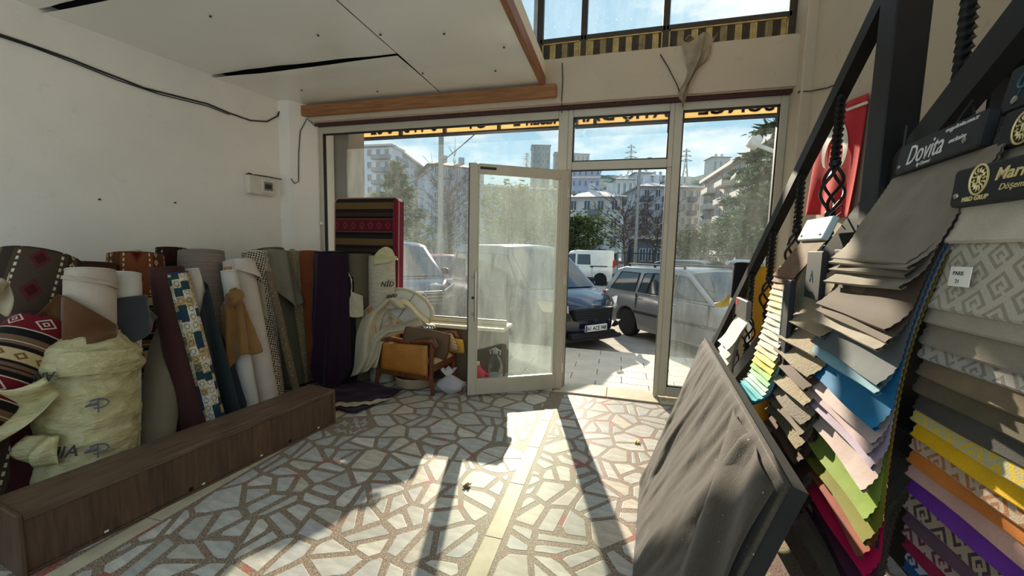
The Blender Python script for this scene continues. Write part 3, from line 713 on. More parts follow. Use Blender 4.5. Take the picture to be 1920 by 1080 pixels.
hatch(1440, 18.5, HD+.3, C(168, 172, 176), 'pale silver car at the far right of the car park')
hatch(930, 17.0, HD+.15, C(48, 60, 80), 'slate blue car seen through the dusty open door')

# ------------------------------------------------------------------ railing along the street
fr = empty('street_railing', (*cpos(1190, 25.5), GZ), 0, 'dark iron railing along the far side of the car park', 'railing')
M_FEN = mat('dark_green_iron', C(44, 46, 48), .6, .2)
a_, b2 = Vector((*cpos(640, 27), GZ)), Vector((*cpos(1500, 25), GZ)); ori = Vector(fr.location)
fd = (b2-a_); n_ = int(fd.length/2.0); fu = fd.normalized()
for k in range(n_+1):
    p = a_+fd*(k/n_)-ori; MB().bbox((p.x-.05, p.y-.05, 0), (p.x+.05, p.y+.05, 1.80), .01).build('post', M_FEN, fr)
for z in (.35, 1.66):
    MB().tube([a_-ori+Vector((0, 0, z)), b2-ori+Vector((0, 0, z))], .03, 6).build('rail', M_FEN, fr)
fbm = MB(); kk = int(fd.length/.14)
for k in range(kk):
    p = a_+fd*(k/kk)-ori; fbm.box((p.x-.012, p.y-.012, .12), (p.x+.012, p.y+.012, 1.78))
tag(fbm.build('bars', M_FEN, fr), kind='stuff')
struct('wall_street', MB().prism([a_+Vector((0, .3, 0)), b2+Vector((0, .3, 0)), b2+Vector((0, .6, 0)), a_+Vector((0, .6, 0))], (0, 0, .45)), plaster_mat('grey_concrete', C(120, 112, 104)))['label'] = 'low concrete wall behind the railing'

# ------------------------------------------------------------------ buildings
def bld_mat(n, c): return mat(n, c, .85, 0, .1, .4)
M_WG = mat('far_window_glass', C(70, 84, 96), .3, 0, .2, .5); M_WFR = mat('far_window_frame', C(214, 216, 214), .7); M_ROOF = mat('pale_roof', C(196, 190, 184), .8); M_BALC = mat('grey_balcony', C(110, 116, 128), .8)
M_RTILE = mat('brown_roof', C(120, 96, 84), .85)
WMESH = {}
def building(name, label, pa_, da, pb, db, ptop, zbot, floors, cols, wall, depth=12, balc=(), roof='flat', balc_m=None, wsize=(.46, .55), topband=None, side=True, group=None, roofm=None):
    """facade from column pa_ at depth da to column pb at depth db, its top seen at pixel row ptop at the first end"""
    A = Vector((*cpos(pa_, da), 0)); B = Vector((*cpos(pb, db), 0)); top = atd(pa_, ptop, da).z
    d = B-A; Lf = d.length; u = d.normalized(); nrm = Vector((u.y, -u.x, 0))
    if nrm.dot(CAM-A) < 0: nrm = -nrm
    root = empty(name, (A.x, A.y, zbot), math.atan2(u.y, u.x), label, 'building', group)
    s = -1 if Vector((-u.y, u.x, 0)).dot(nrm) < 0 else 1          # local +y*s is outwards
    Hh = top-zbot; wm = bld_mat(name+'_wall', wall)
    MB().box((0, min(0, -s*depth), 0), (Lf, max(0, -s*depth), Hh)).build('wall', wm, root)
    fh = Hh/floors; cw = Lf/cols
    key = (round(cw*wsize[0], 2), round(fh*wsize[1], 2))
    if key not in WMESH:
        w_, h_ = key; f = MB(); t = .06*max(1, h_/1.6)
        for a, b in (((-w_/2, -.12, 0), (-w_/2+t, .12, h_)), ((w_/2-t, -.12, 0), (w_/2, .12, h_)), ((-w_/2, -.12, 0), (w_/2, .12, t)), ((-w_/2, -.12, h_-t), (w_/2, .12, h_)), ((-t/2, -.12, 0), (t/2, .12, h_))): f.box(a, b)
        g = MB().box((-w_/2, -.06, 0), (w_/2, .06, h_)); WMESH[key] = (f.mesh('window', M_WFR), g.mesh('pane', M_WG))
    fm, gm = WMESH[key]
    for j in range(floors):
        for i in range(cols):
            o = inst('window', fm, root, ((i+.5)*cw, s*.02, j*fh+fh*.28)); inst('pane', gm, o)
        for (i0, i1) in balc:
            x0, x1 = i0*cw, i1*cw
            bl = MB(); bl.box((x0, min(0, s*1.2), j*fh-.12), (x1, max(0, s*1.2), j*fh+.05)); bl.box((x0, min(s*1.1, s*1.25), j*fh), (x1, max(s*1.1, s*1.25), j*fh+fh*.30)); bl.box((x0, min(0, s*1.2), j*fh), (x0+.12, max(0, s*1.2), j*fh+fh*.30)); bl.box((x1-.12, min(0, s*1.2), j*fh), (x1, max(0, s*1.2), j*fh+fh*.30))
            if j: bl.build('balcony', balc_m or M_BALC, root)
    rm = roofm or M_ROOF
    if roof == 'flat':
        MB().box((-.5, min(s*.7, -s*(depth+.5)), Hh), (Lf+.5, max(s*.7, -s*(depth+.5)), Hh+.45)).build('cornice', rm, root)
    else:
        y0, y1 = s*.9, -s*(depth+.9); ym = (y0+y1)/2; r = MB(); hh = depth*.16
        r.add([(-.9, y0, Hh), (Lf+.9, y0, Hh), (Lf+.9, y1, Hh), (-.9, y1, Hh), (depth*.3, ym, Hh+hh), (Lf-depth*.3, ym, Hh+hh)], [(0, 1, 5, 4), (2, 3, 4, 5), (1, 2, 5), (3, 0, 4), (3, 2, 1, 0)]); rf = r.build('roof', rm, root)
        MB().box((Lf*.35, ym-.5, Hh), (Lf*.35+1, ym+.5, Hh+hh+1.2)).build('chimney', wm, rf); MB().box((Lf*.7, ym-.5, Hh), (Lf*.7+1, ym+.5, Hh+hh+1.2)).build('chimney', wm, rf)
    if topband:
        MB().box((0, min(s*.05, s*.3), Hh-fh*topband), (Lf, max(s*.05, s*.3), Hh-fh*topband+.5)).build('string_course', rm, root)
    return root
ZB_ = -1.0
building('apartment_block', 'tall pale blue apartment block with long balconies behind the display window', 640, 95, 735, 92, 283, ZB_, 9, 6, C(176, 190, 204), 5, [(0, 1.2), (4, 6)])
building('apartment_block', 'long receding wing of the pale blue block beside the lamp post', 738, 94, 812, 130, 281, ZB_, 9, 9, C(150, 164, 182), 3, [(0, 2), (4, 6)])
building('apartment_block', 'grey blue apartment block with tiled hip roof behind the bare tree', 808, 74, 905, 78, 312, ZB_, 8, 5, C(140, 152, 170), 14, [(1, 2), (3, 4)], 'hip', roofm=M_RTILE)
building('apartment_block', 'blue grey slab block seen through the dusty door', 905, 88, 1062, 92, 352, ZB_, 7, 9, C(132, 146, 166), 14, [(2, 3), (6, 7)])
building('tower_block', 'small square tower block on the skyline left of the transom', 992, 330, 1026, 330, 277, 40, 9, 4, C(132, 142, 148), 18)
building('tower_block', 'lower tower block beside the square one on the skyline', 1034, 352, 1062, 352, 290, 40, 7, 3, C(138, 146, 150), 12)
building('tower_block', 'pale flat roofed block at the skyline in the transom window', 1066, 372, 1098, 374, 292, 40, 6, 4, C(172, 176, 176), 16)
building('apartment_block', 'white four storey house with a row of attic windows beyond the van', 1060, 62, 1161, 60, 372, ZB_, 4, 4, C(196, 198, 196), 11, [(1.6, 2.4)], 'hip')
building('apartment_block', 'blue white striped building rising behind the white four storey house', 1066, 96, 1120, 95, 318, ZB_, 9, 5, C(156, 168, 192), 10, [], topband=1)
building('apartment_block', 'pale house with stacked dark balconies in the open doorway', 1196, 66, 1258, 66, 352, ZB_, 6, 3, C(186, 190, 194), 10, [(0, .95), (1.9, 3)], 'hip', M_BALC)
building('apartment_block', 'cream house with dark balconies behind the right window', 1270, 70, 1308, 70, 354, ZB_, 6, 3, C(184, 184, 180), 10, [(1, 2)], 'hip', M_BALC)
building('apartment_block', 'long pinkish grey apartment building receding behind the right window', 1312, 66, 1478, 36, 346, ZB_, 6, 9, C(176, 166, 160), 12, [(1, 2), (3, 4), (5, 6), (7, 8)], 'flat', mat('pale_balcony', C(196, 188, 182), .8))
for (px, dp, pt, lb, cc) in ((1165, 160, 338, 'small white house on the wooded hillside left of the lamp post', C(206, 206, 202)), (1200, 200, 326, 'pale house high on the wooded hillside', C(196, 196, 194)), (1228, 180, 332, 'grey house on the hillside right of the lamp post', C(176, 176, 178)), (1340, 220, 298, 'small house on the ridge behind the right window', C(200, 198, 192))):
    building('hillside_house', lb, px-16, dp, px+16, dp, pt, 76*((dp-120)/330)**1.1-2, 3, 3, cc, 9, [], 'hip', group='hillside houses')
sh = building('shop_unit', 'ground floor shop with white framed door beyond the railing', 1196, 58, 1262, 58, 448, ZB_, 1, 4, C(104, 108, 116), 5, [], 'flat', wsize=(.72, .42))
# ------------------------------------------------------------------ hill
def hill(a, b):
    an = R_(-75+150*a); r = 120+b*330
    x, y = r*math.sin(an), r*math.cos(an)
    env = .40+.30*(1+math.tanh((a-.385)*22))
    z = -1+108*env*(b**1.1)*(.75+.22*nz1(a*7, 2.2)+.12*nz1(a*3+4, 1.1, 3))+2.5*nz1(a*60, b*25, 7)*b*2
    return Vector((x, y, z))
hm = NM('wooded_hill', .95); co = hm.coord(); f = hm.noise(co, .12, 6, .7)
hm.color(hm.ramp(f, [(.3, C(58, 84, 80)), (.55, C(84, 108, 100)), (.75, C(116, 132, 122))])); hm.bump(f, 1, 3)
ho = MB().grid(hill, 150, 30).build('hillside', hm.m, None, smooth=60); tag(ho, 'wooded green hillside on the skyline', None, None, 'structure')
M_LEAF = {}
def leafmat(n, c):
    if n not in M_LEAF:
        m = NM(n, .8, 0, .2); r = m.n('ShaderNodeNewGeometry').outputs['Random Per Island']
        col = m.ramp(r, [(0, sc3(c, .55)), (.5, c), (1, sc3(c, 1.5))]); m.color(col)
        tl = m.n('ShaderNodeBsdfTranslucent'); m.put(tl.inputs[0], col); ms = m.n('ShaderNodeMixShader'); ms.inputs[0].default_value = .35
        m.t.links.new(m.b.outputs[0], ms.inputs[1]); m.t.links.new(tl.outputs[0], ms.inputs[2]); m.t.links.new(ms.outputs[0], m.out.inputs[0]); M_LEAF[n] = m.m
    return M_LEAF[n]
M_BARK = mat('tree_bark', C(86, 74, 64), .95, 0, .3, 8)
def tree(name, label, px, dep, ptop, width, kind, seed, col, zbase=GZ, n=1500, group=None):
    rr = random.Random(seed); x, y = cpos(px, dep); top = atd(px, ptop, dep).z; Ht = top-zbase
    root = empty(name, (x, y, zbase), 0, label, 'tree', group)
    tk = MB(); pts = [Vector((.15*math.sin(t*.7+seed), .15*math.cos(t*.9+seed), Ht*t/8*.97)) for t in range(9)]
    tk.tube(pts, [max(.02, Ht*.018*(1-t/8.6)) for t in range(9)], 8); tk.build('trunk', M_BARK, root, smooth=60)
    br = MB(); lf = MB(); nb = 34 if kind != 'bare' else 40
    def leafq(p, d, s, w_):
        d = d.normalized(); q = d.cross(Vector((rr.uniform(-1, 1), rr.uniform(-1, 1), rr.uniform(-1, 1))))
        if q.length < 1e-3: return
        q = q.normalized()*w_
        lf.add([p-q*.5, p+q*.5+d*s*.15, p+d*s, p-q*.5+d*s*.6], [(0, 1, 2, 3)])
    for b in range(nb):
        k = (b+.5)/nb; h = Ht*(.22+.76*k) if kind != 'round' else Ht*(.3+.6*k)
        if kind == 'bare': h = Ht*(.25+.6*k)
        a = b*2.4+rr.uniform(-.4, .4)
        if kind == 'conifer': reach = width*(1.02-k)*rr.uniform(.7, 1.1)
        elif kind == 'bare': reach = width*rr.uniform(.6, 1.0)
        else: reach = width*math.sin(math.pi*min(1, .15+.85*k))**.6*rr.uniform(.6, 1.05)
        d = Vector((math.cos(a), math.sin(a), 0)); p0 = Vector((0, 0, h)); pts = []
        for t in range(6):
            q = t/5; rise = {'conifer': .10*math.sin(q*2.4)-.16*q*q, 'bare': .75*q, 'round': .35*q-.1*q*q}[kind]
            pts.append(p0+d*reach*q+Vector((rr.uniform(-.05, .05)*reach*q, rr.uniform(-.05, .05)*reach*q, rise*reach)))
        br.tube(pts, [max(.008, Ht*.006*(1-q/5.5)) for q in range(6)], 5)
        if kind == 'bare':
            for t in range(14):
                i = rr.randint(1, 5); p = pts[i]; dd = (d+Vector((rr.uniform(-1, 1), rr.uniform(-1, 1), rr.uniform(0, 1.4)))).normalized(); e2 = p+dd*reach*rr.uniform(.2, .5)
                br.tube([p, (p+e2)/2+Vector((rr.uniform(-.1, .1), rr.uniform(-.1, .1), .05)), e2], [.02, .014, .006], 4, cap=False)
        else:
            for t in range(n//nb):
                q = rr.random()**.7; i = min(4, int(q*5)); p = pts[i].lerp(pts[i+1], q*5-i); sp = reach*.30 if kind == 'round' else reach*.16
                off = Vector((rr.gauss(0, sp), rr.gauss(0, sp), rr.gauss(0, sp*(.25 if kind == 'conifer' else .8))))
                dd = (d*.6+Vector((rr.uniform(-1, 1), rr.uniform(-1, 1), rr.uniform(-.7, .5))))
                leafq(p+off, dd, width*rr.uniform(.08, .17), width*rr.uniform(.03, .06))
    br.build('branches', M_BARK, root)
    if lf.v: tag(lf.build('foliage', leafmat(name+'_leaf', col), root), kind='stuff')
tree('cedar_tree', 'tall cedar with layered branches behind the right window', 1452, 17, 120, 2.9, 'conifer', 3, C(66, 84, 62), n=4200)
tree('cedar_tree', 'broad cedar behind the long building at the right window', 1405, 30.5, 280, 3.4, 'conifer', 5, C(72, 88, 68), n=3600)
tree('conifer_tree', 'bushy conifer beside the white delivery van', 1078, 29.5, 402, 2.6, 'round', 8, C(66, 78, 44), n=3200)
tree('pine_tree', 'loose pine behind the display window beside the lamp post', 745, 26, 305, 3.4, 'conifer', 12, C(104, 116, 90), n=3200)
tree('bare_tree', 'bare twiggy tree in front of the doorway houses', 1170, 36, 378, 3.0, 'bare', 14, C(80, 70, 60))
tree('bare_tree', 'second bare tree standing right of the lamp post', 1228, 40, 395, 2.6, 'bare', 17, C(80, 70, 60))
tree('bare_tree', 'bare tree behind the display window above the red car', 840, 30, 330, 2.6, 'bare', 19, C(80, 70, 60))
tree('leafy_tree', 'round leafy tree beyond the railing behind the right window', 1292, 34, 425, 2.4, 'round', 21, C(84, 98, 70), n=2000)
tree('leafy_tree', 'round leafy tree behind the silver car at the right window', 1385, 40, 415, 3.2, 'round', 22, C(80, 92, 70), n=2200)
tree('leafy_tree', 'dense tree seen through the dusty door pane', 972, 34, 345, 3.8, 'round', 23, C(78, 96, 74), n=2600)
tree('leafy_tree', 'small yellow green tree at the foot of the street lamp', 843, 23.5, 405, .9, 'round', 24, C(130, 138, 70), n=900)
tree('leafy_tree', 'low bush right of the white delivery van', 1150, 22.6, 488, .45, 'round', 25, C(110, 116, 60), n=900)
tree('leafy_tree', 'small lone tree on the skyline beside the square tower block', 983, 300, 288, 5, 'round', 26, C(60, 74, 60), zbase=58, n=500)
# ------------------------------------------------------------------ lamp posts, pylons, wires
M_STEEL = mat('galvanised_steel', C(150, 146, 138), .5, .5)
def lamp_post(label, px, dep, ptop, r):
    x, y = cpos(px, dep); top = atd(px, ptop, dep).z
    root = empty('street_lamp', (x, y, GZ), 0, label, 'lamp post', 'street lamps'); Hh = top-GZ
    MB().tube([(0, 0, 0), (0, 0, .6), (0, 0, Hh)], [r*1.6, r*1.3, r*.8], 10).build('pole', M_STEEL, root, smooth=40)
    MB().lathe([(r*3, 0), (r*3, .04), (r*1.7, .06)], 12).build('base_plate', M_STEEL, root)
    MB().tube([(0, 0, Hh-.15), (.3, -.5, Hh+.25), (.5, -1.0, Hh+.3)], r*.6, 8).build('arm', M_STEEL, root, smooth=40)
    MB().bbox((.36, -1.5, Hh+.22), (.66, -.95, Hh+.36), .04).build('lamp_head', M_STEEL, root)
lamp_post('tall grey street lamp post rising behind the display window', 826, 19, 120, .12)
lamp_post('slim grey street lamp post seen through the doorway', 1191, 27, 318, .10)
def pylon(label, px, ptop, pbot, dep):
    p = atd(px, pbot, dep); Hh = atd(px, ptop, dep).z-p.z; r = empty('power_pylon', p, 0, label, 'pylon', 'power pylons')
    m = MB(); wb = Hh*.09; tk = Hh*.007
    for sx in (-1, 1):
        for sy in (-1, 1): m.tube([(sx*wb, sy*wb, 0), (sx*wb*.3, sy*wb*.3, Hh*.55), (0, 0, Hh)], tk, 4)
    for k in range(6):
        z0, z1 = Hh*k*.15, Hh*(k+1)*.15; w0, w1 = wb*(1-z0/Hh*1.1), wb*(1-z1/Hh*1.1)
        m.tube([(-w0, -w0, z0), (w1, -w1, z1)], tk*.7, 4); m.tube([(w0, -w0, z0), (-w1, -w1, z1)], tk*.7, 4)
    m.build('lattice_tower', M_STEEL, r)
    for q, ln in ((.68, .15), (.80, .13), (.92, .09)):
        m = MB(); m.tube([(-Hh*ln, 0, Hh*q), (0, 0, Hh*(q+.05)), (Hh*ln, 0, Hh*q)], tk, 4); m.tube([(-Hh*ln, 0, Hh*q), (Hh*ln, 0, Hh*q)], tk, 4); m.build('cross_arm', M_STEEL, r)
    return p, Hh
pylon('power pylon on the hill seen in the transom window', 1180, 272, 352, 330)
pylon('power pylon on the hill seen in the tall right window', 1283, 280, 352, 330)
def wire(label, pts, r): tag(MB().tube(pts, r, 5).build('overhead_wire', M_WIRE, None), label, 'wire')
def sagw(A, B, s, n=14): return [A.lerp(B, t/n)-Vector((0, 0, s*4*(t/n)*(1-t/n))) for t in range(n+1)]
wire('dark overhead wire crossing diagonally behind the display window', sagw(atd(735, 360, 26), atd(912, 232, 15), .3), .022)
# camera / floodlight fitting on an arm outside the right window
fl = empty('flood_light', atd(1440, 275, 8.5), 0, 'white floodlight on a bracket arm outside the right window', 'floodlight'); O = Vector(fl.location)
M_FLW = mat('weathered_white', C(206, 200, 192), .5)
def ld(px, py, d=8.5): return atd(px, py, d)-O
MB().tube([ld(1463, 288), ld(1425, 274), ld(1418, 270)], .045, 8).build('arm', M_FLW, fl, smooth=40)
m_ = Matrix.Translation(ld(1412, 266)) @ Matrix.Rotation(.5, 4, 'Y'); MB().bbox((-.10, -.14, -.11), (.14, .14, .09), .03, m_).build('housing', M_FLW, fl)
MB().tube([ld(1416, 264), ld(1424, 259)], [.07, .085], 12).build('lamp_barrel', M_FLW, fl, smooth=40)
MB().tube([ld(1463, 288), ld(1478, 292), ld(1500, 296)], .045, 8).build('bracket', M_FLW, fl, smooth=40)
p_ = ld(1500, 296); MB().tube([(p_.x, p_.y, GZ-O.z), (p_.x, p_.y, p_.z+.3)], .07, 10).build('mast', M_FLW, fl, smooth=40)
# ------------------------------------------------------------------ yellow shop sign hung outside
sy = 5.0
ms = NM('yellow_sign_vinyl', .6); co = ms.coord(); cc = ms.ramp(ms.noise(co, 2), [(.3, C(240, 214, 164)), (.7, C(246, 226, 182))]); ms.color(cc)
tl = ms.n('ShaderNodeBsdfTranslucent'); ms.put(tl.inputs[0], cc); mxs = ms.n('ShaderNodeMixShader'); mxs.inputs[0].default_value = .62; ms.t.links.new(ms.b.outputs[0], mxs.inputs[1]); ms.t.links.new(tl.outputs[0], mxs.inputs[2]); ms.t.links.new(mxs.outputs[0], ms.out.inputs[0])
def sign(label, x0, x1, z0, txts, ends, fb=.022):
    r = empty('shop_sign', ((x0+x1)/2, sy, z0), 0, label, 'sign', 'shop signs'); cx = (x0+x1)/2; hh = .62
    MB().box((x0-cx+.03, -.004, fb), (x1-cx-.03, .004, hh)).build('sign_face', ms.m, r)
    for a, b in (((x0-cx, -.05, 0), (x1-cx, .05, fb)), ((x0-cx, -.05, hh), (x1-cx, .05, hh+.05)), ((x0-cx, -.05, .05), (x0-cx+.03, .05, hh)), ((x1-cx-.03, -.05, .05), (x1-cx, .05, hh))): MB().box(a, b).build('sign_frame', M_BLK, r)
    for xx in ends: MB().box((xx-cx-.02, -.06, .02), (xx-cx+.02, -.01, hh)).build('support_bar', M_BLK, r)
    for (xx, zz, s, t) in txts:          # reads correctly from the street, so reversed from inside
        Mx = frame((xx-cx, .002, zz), (-1, 0, 0), (0, 0, 1), (0, 1, 0)); text('lettering', t, s, M_PTX, r, Mx, .006, bold=.004)
    return r
sign('long yellow sign with reversed lettering above the display window', -3.80, -.63, 3.0, [(-.72, .065, .20, 'Hasan E'), (-2.42, .065, .20, '0 44 59 0 62'), (-1.72, .065, .20, 'OY')], [-2.95, -2.30, -1.55])
sign('yellow sign with reversed lettering above the doorway and right window', -.59, 1.72, 3.0, [(1.55, .065, .24, 'SÜNGE'), (.58, .065, .24, 'SATIŞ DAHİ')], [-.35, .62])
# concrete post and dark frame just outside the left end of the display window
struct('wall_outer_post', MB().bbox((-3.80, 4.52, -.3), (-3.44, 4.85, 5.0), .01), plaster_mat('outside_concrete', C(140, 134, 124), .5))
struct('trim_9', MB().bbox((-3.75, 4.42, -.3), (-3.66, 4.5, 4.0), .006), mat('teal_grey_frame', C(96, 120, 128), .5))['label'] = 'teal grey outer shutter guide'
# ================================================================== LEFT SIDE OF THE SHOP
# ------------------------------------------------------------------ walnut bench box
wn_ = NM('walnut_veneer', .45, 0, .4); co = wn_.coord(); q = wn_.xyz(co)
pl = wn_.math('FLOOR', wn_.math('MULTIPLY', q[1], 8.5)); cv = wn_.n('ShaderNodeCombineXYZ'); wn_.put(cv.inputs[0], pl); wnz = wn_.n('ShaderNodeTexWhiteNoise', noise_dimensions='3D'); wn_.put(wnz.inputs['Vector'], cv.outputs[0])
gr = wn_.noise(wn_.mapping(co, (30, 30, 2.5)), 2, 6, .6)
bs = wn_.ramp(wnz.outputs['Value'], [(0, C(72, 54, 42)), (.4, C(96, 72, 54)), (.7, C(84, 64, 50)), (1, C(134, 98, 70))])
wn_.color(wn_.mix(.32, bs, wn_.ramp(gr, [(.3, C(52, 38, 30)), (.7, C(136, 104, 78))])))
wt = NM('walnut_top', .45, 0, .4); co = wt.coord(); gr = wt.noise(wt.mapping(co, (14, 1.2, 14)), 3, 6, .6); wt.color(wt.ramp(gr, [(.3, C(78, 60, 48)), (.55, C(104, 82, 66)), (.75, C(128, 102, 82))]))
A = Vector((-2.48, 1.0, 0)); B = Vector((-2.262, 2.74, 0)); ang = math.atan2(B.y-A.y, B.x-A.x)-math.pi/2
L_ = (B-A).length; wb = empty('storage_bench', A, ang, 'long low walnut box bench in front of the fabric rolls', 'bench')
D_ = .305
MB().bbox((-D_, .02, .262), (-.0, L_-.02, .288), .003).build('top_board', wt.m, wb)
MB().bbox((-.016-.012, .02, .014), (-.012, L_-.02, .262), .002).build('front_panel', wn_.m, wb)
MB().bbox((-D_, .02, .0), (-D_+.018, L_-.02, .262), .002).build('back_panel', wn_.m, wb)
for y in (0, L_-.02): MB().bbox((-D_-.006, y, 0), (.006, y+.02, .296), .005).build('end_panel', wn_.m, wb)
MB().bbox((-.016, .02, 0), (-.002, L_-.02, .014), .002).build('plinth_strip', wn_.m, wb)
M_CAP = mat('white_cap', C(232, 228, 216), .5)
for y in (.28, .73, 1.10, 1.58): MB().bbox((-.013, y, .020), (-.009, y+.018, .032), .002).build('screw_cap', M_CAP, wb)
for y in (.66, 1.32): MB().box((-.0125, y, .02), (-.0105, y+.022, .042)).build('cable_slot', M_PTX, wb)

# ------------------------------------------------------------------ fabrics
def kil_base(name, rough=.9): m = NM(name, rough, 0, .2, .1); u, v, _ = m.xyz(m.coord('UV')); return m, u, v
def diam(m, fu, fv, cu, cv, ru, rv):
    a = m.math('DIVIDE', m.math('ABSOLUTE', m.math('SUBTRACT', fu, cu)), ru); b = m.math('DIVIDE', m.math('ABSOLUTE', m.math('SUBTRACT', fv, cv)), rv)
    return m.math('LESS_THAN', m.math('ADD', a, b), 1.0)
def weave(m, col, k=.35):
    g = m.noise(m.coord(), 240, 2); m.color(m.mix(k, col, m.mix(1.0, col, m.ramp(g, [(.3, (.45, .45, .45, 1)), (.7, (1.4, 1.4, 1.4, 1))]), 'MULTIPLY'))); m.bump(g, .35, .003)
def kilim_stripe(name, base, medal, side, per=.46):
    """stripes that run along the roll, dashed pale lines and medallions"""
    m, u, v = kil_base(name); fu = m.frac(u, per); fv = m.frac(v, .21); fd = m.frac(v, .042)
    c = m.ramp(fu, [(0, sc3(base, .55)), (.16, base), (.84, sc3(base, .5)), (.92, sc3(side, .55))], True)
    c = m.mix(m.math('MULTIPLY', diam(m, fu, fv, .5, .5, .13, .36), .75), c, medal); c = m.mix(diam(m, fu, fv, .5, .5, .08, .2), c, sc3(medal, .6))
    for q in (.24, .76): c = m.mix(m.math('MULTIPLY', m.band(fu, q-.018, q+.018), m.math('LESS_THAN', fd, .55)), c, C(206, 196, 170))
    f8 = m.frac(v, .07); c = m.mix(diam(m, fu, f8, .92, .5, .055, .4), c, C(190, 172, 132)); c = m.mix(diam(m, fu, f8, .92, .5, .02, .15), c, sc3(base, .6))
    weave(m, c); return m.m
def kilim_band(name, red, period=.36, along='v'):
    """bands across the roll: red with star motifs, black and cream lines"""
    m, u, v = kil_base(name); t = v if along == 'v' else u; o = u if along == 'v' else v
    fv = m.frac(t, period); fu = m.frac(o, .14)
    k = C(26, 20, 18); br = C(110, 84, 62); crm = C(190, 168, 122); wh = C(200, 190, 168)
    c = m.ramp(fv, [(0, k), (.04, wh), (.055, red), (.33, wh), (.345, k), (.42, br), (.46, k), (.48, br), (.53, k), (.57, crm), (.74, k), (.80, br), (.84, wh), (.855, br), (.93, k)], True)
    c = m.mix(diam(m, fu, fv, .5, .19, .34, .10), c, wh); c = m.mix(diam(m, fu, fv, .5, .19, .26, .075), c, red); c = m.mix(diam(m, fu, fv, .5, .19, .13, .04), c, wh); c = m.mix(diam(m, fu, fv, .5, .19, .06, .02), c, k)
    f2 = m.frac(o, .09); c = m.mix(diam(m, f2, fv, .5, .655, .34, .06), c, C(120, 84, 46)); c = m.mix(diam(m, f2, fv, .5, .655, .16, .03), c, crm)
    weave(m, c); return m.m
def blocks(name):
    """teal, cream and gold patchwork print"""
    m, u, v = kil_base(name, .7); cb = m.n('ShaderNodeCombineXYZ'); m.put(cb.inputs[0], m.math('FLOOR', m.math('DIVIDE', u, .05))); m.put(cb.inputs[1], m.math('FLOOR', m.math('DIVIDE', m.math('ADD', v, m.math('MULTIPLY', m.math('FLOOR', m.math('DIVIDE', u, .05)), .02)), .062)))
    wnz = m.n('ShaderNodeTexWhiteNoise', noise_dimensions='3D'); m.put(wnz.inputs['Vector'], cb.outputs[0])
    c = m.ramp(wnz.outputs['Value'], [(0, C(206, 188, 148)), (.22, C(24, 66, 72)), (.38, C(216, 204, 178)), (.56, C(34, 58, 88)), (.66, C(190, 164, 112)), (.84, C(120, 118, 86)), (.92, C(222, 214, 196))], True)
    fu, fv = m.frac(u, .05), m.frac(v, .062); ring = m.math('ABSOLUTE', m.math('SUBTRACT', m.math('ADD', m.math('POWER', m.math('SUBTRACT', fu, .5), 2), m.math('POWER', m.math('SUBTRACT', fv, .5), 2)), .09))
    c = m.mix(m.math('MULTIPLY', m.math('LESS_THAN', ring, .025), .75), c, C(60, 50, 40)); n5 = m.noise(m.coord(), 130, 3); c = m.mix(m.math('GREATER_THAN', n5, .60), c, C(34, 40, 44)); m.color(c); return m.m
def tooth(name, a, b, p=.035):
    """houndstooth-like check with a printed-paper panel feel"""
    m, u, v = kil_base(name); fu, fv = m.frac(m.math('ADD', u, m.math('MULTIPLY', v, .5)), p), m.frac(m.math('SUBTRACT', v, m.math('MULTIPLY', u, .5)), p)
    k = m.math('MODULO', m.math('ADD', m.math('GREATER_THAN', fu, .5), m.math('GREATER_THAN', fv, .5)), 2.0)
    k2 = m.math('MULTIPLY', k, m.math('GREATER_THAN', m.noise(m.coord(), 60, 2), .40)); weave(m, m.mix(k2, a, b), .25); return m.m
def ribbed(name, col):
    m, u, v = kil_base(name, .55); w_ = m.noise(m.mapping(m.coord('UV'), (2.2, 70, 1)), 1.0, 4); m.color(m.ramp(w_, [(.3, sc3(col, .72)), (.6, col), (.75, sc3(col, 1.2))])); m.bump(w_, .8, .012); return m.m
def plastic(name, col, k=.35):
    m = NM(name, .30, 0, .5); co = m.coord(); w_ = m.noise(m.mapping(co, (5, 5, 14)), 2.0, 5, .6); m.color(m.ramp(w_, [(.3, sc3(col, .82)), (.7, sc3(col, 1.08))])); m.bump(m.math('ADD', w_, m.math('MULTIPLY', m.noise(co, 26, 4), .35)), .9, .03)
    tl = m.n('ShaderNodeBsdfTranslucent'); tl.inputs[0].default_value = col; ms = m.n('ShaderNodeMixShader'); ms.inputs[0].default_value = .25; m.t.links.new(m.b.outputs[0], ms.inputs[1]); m.t.links.new(tl.outputs[0], ms.inputs[2]); m.t.links.new(ms.outputs[0], m.out.inputs[0]); return m.m
M_CARD = mat('cardboard_core', C(150, 118, 80), .9)
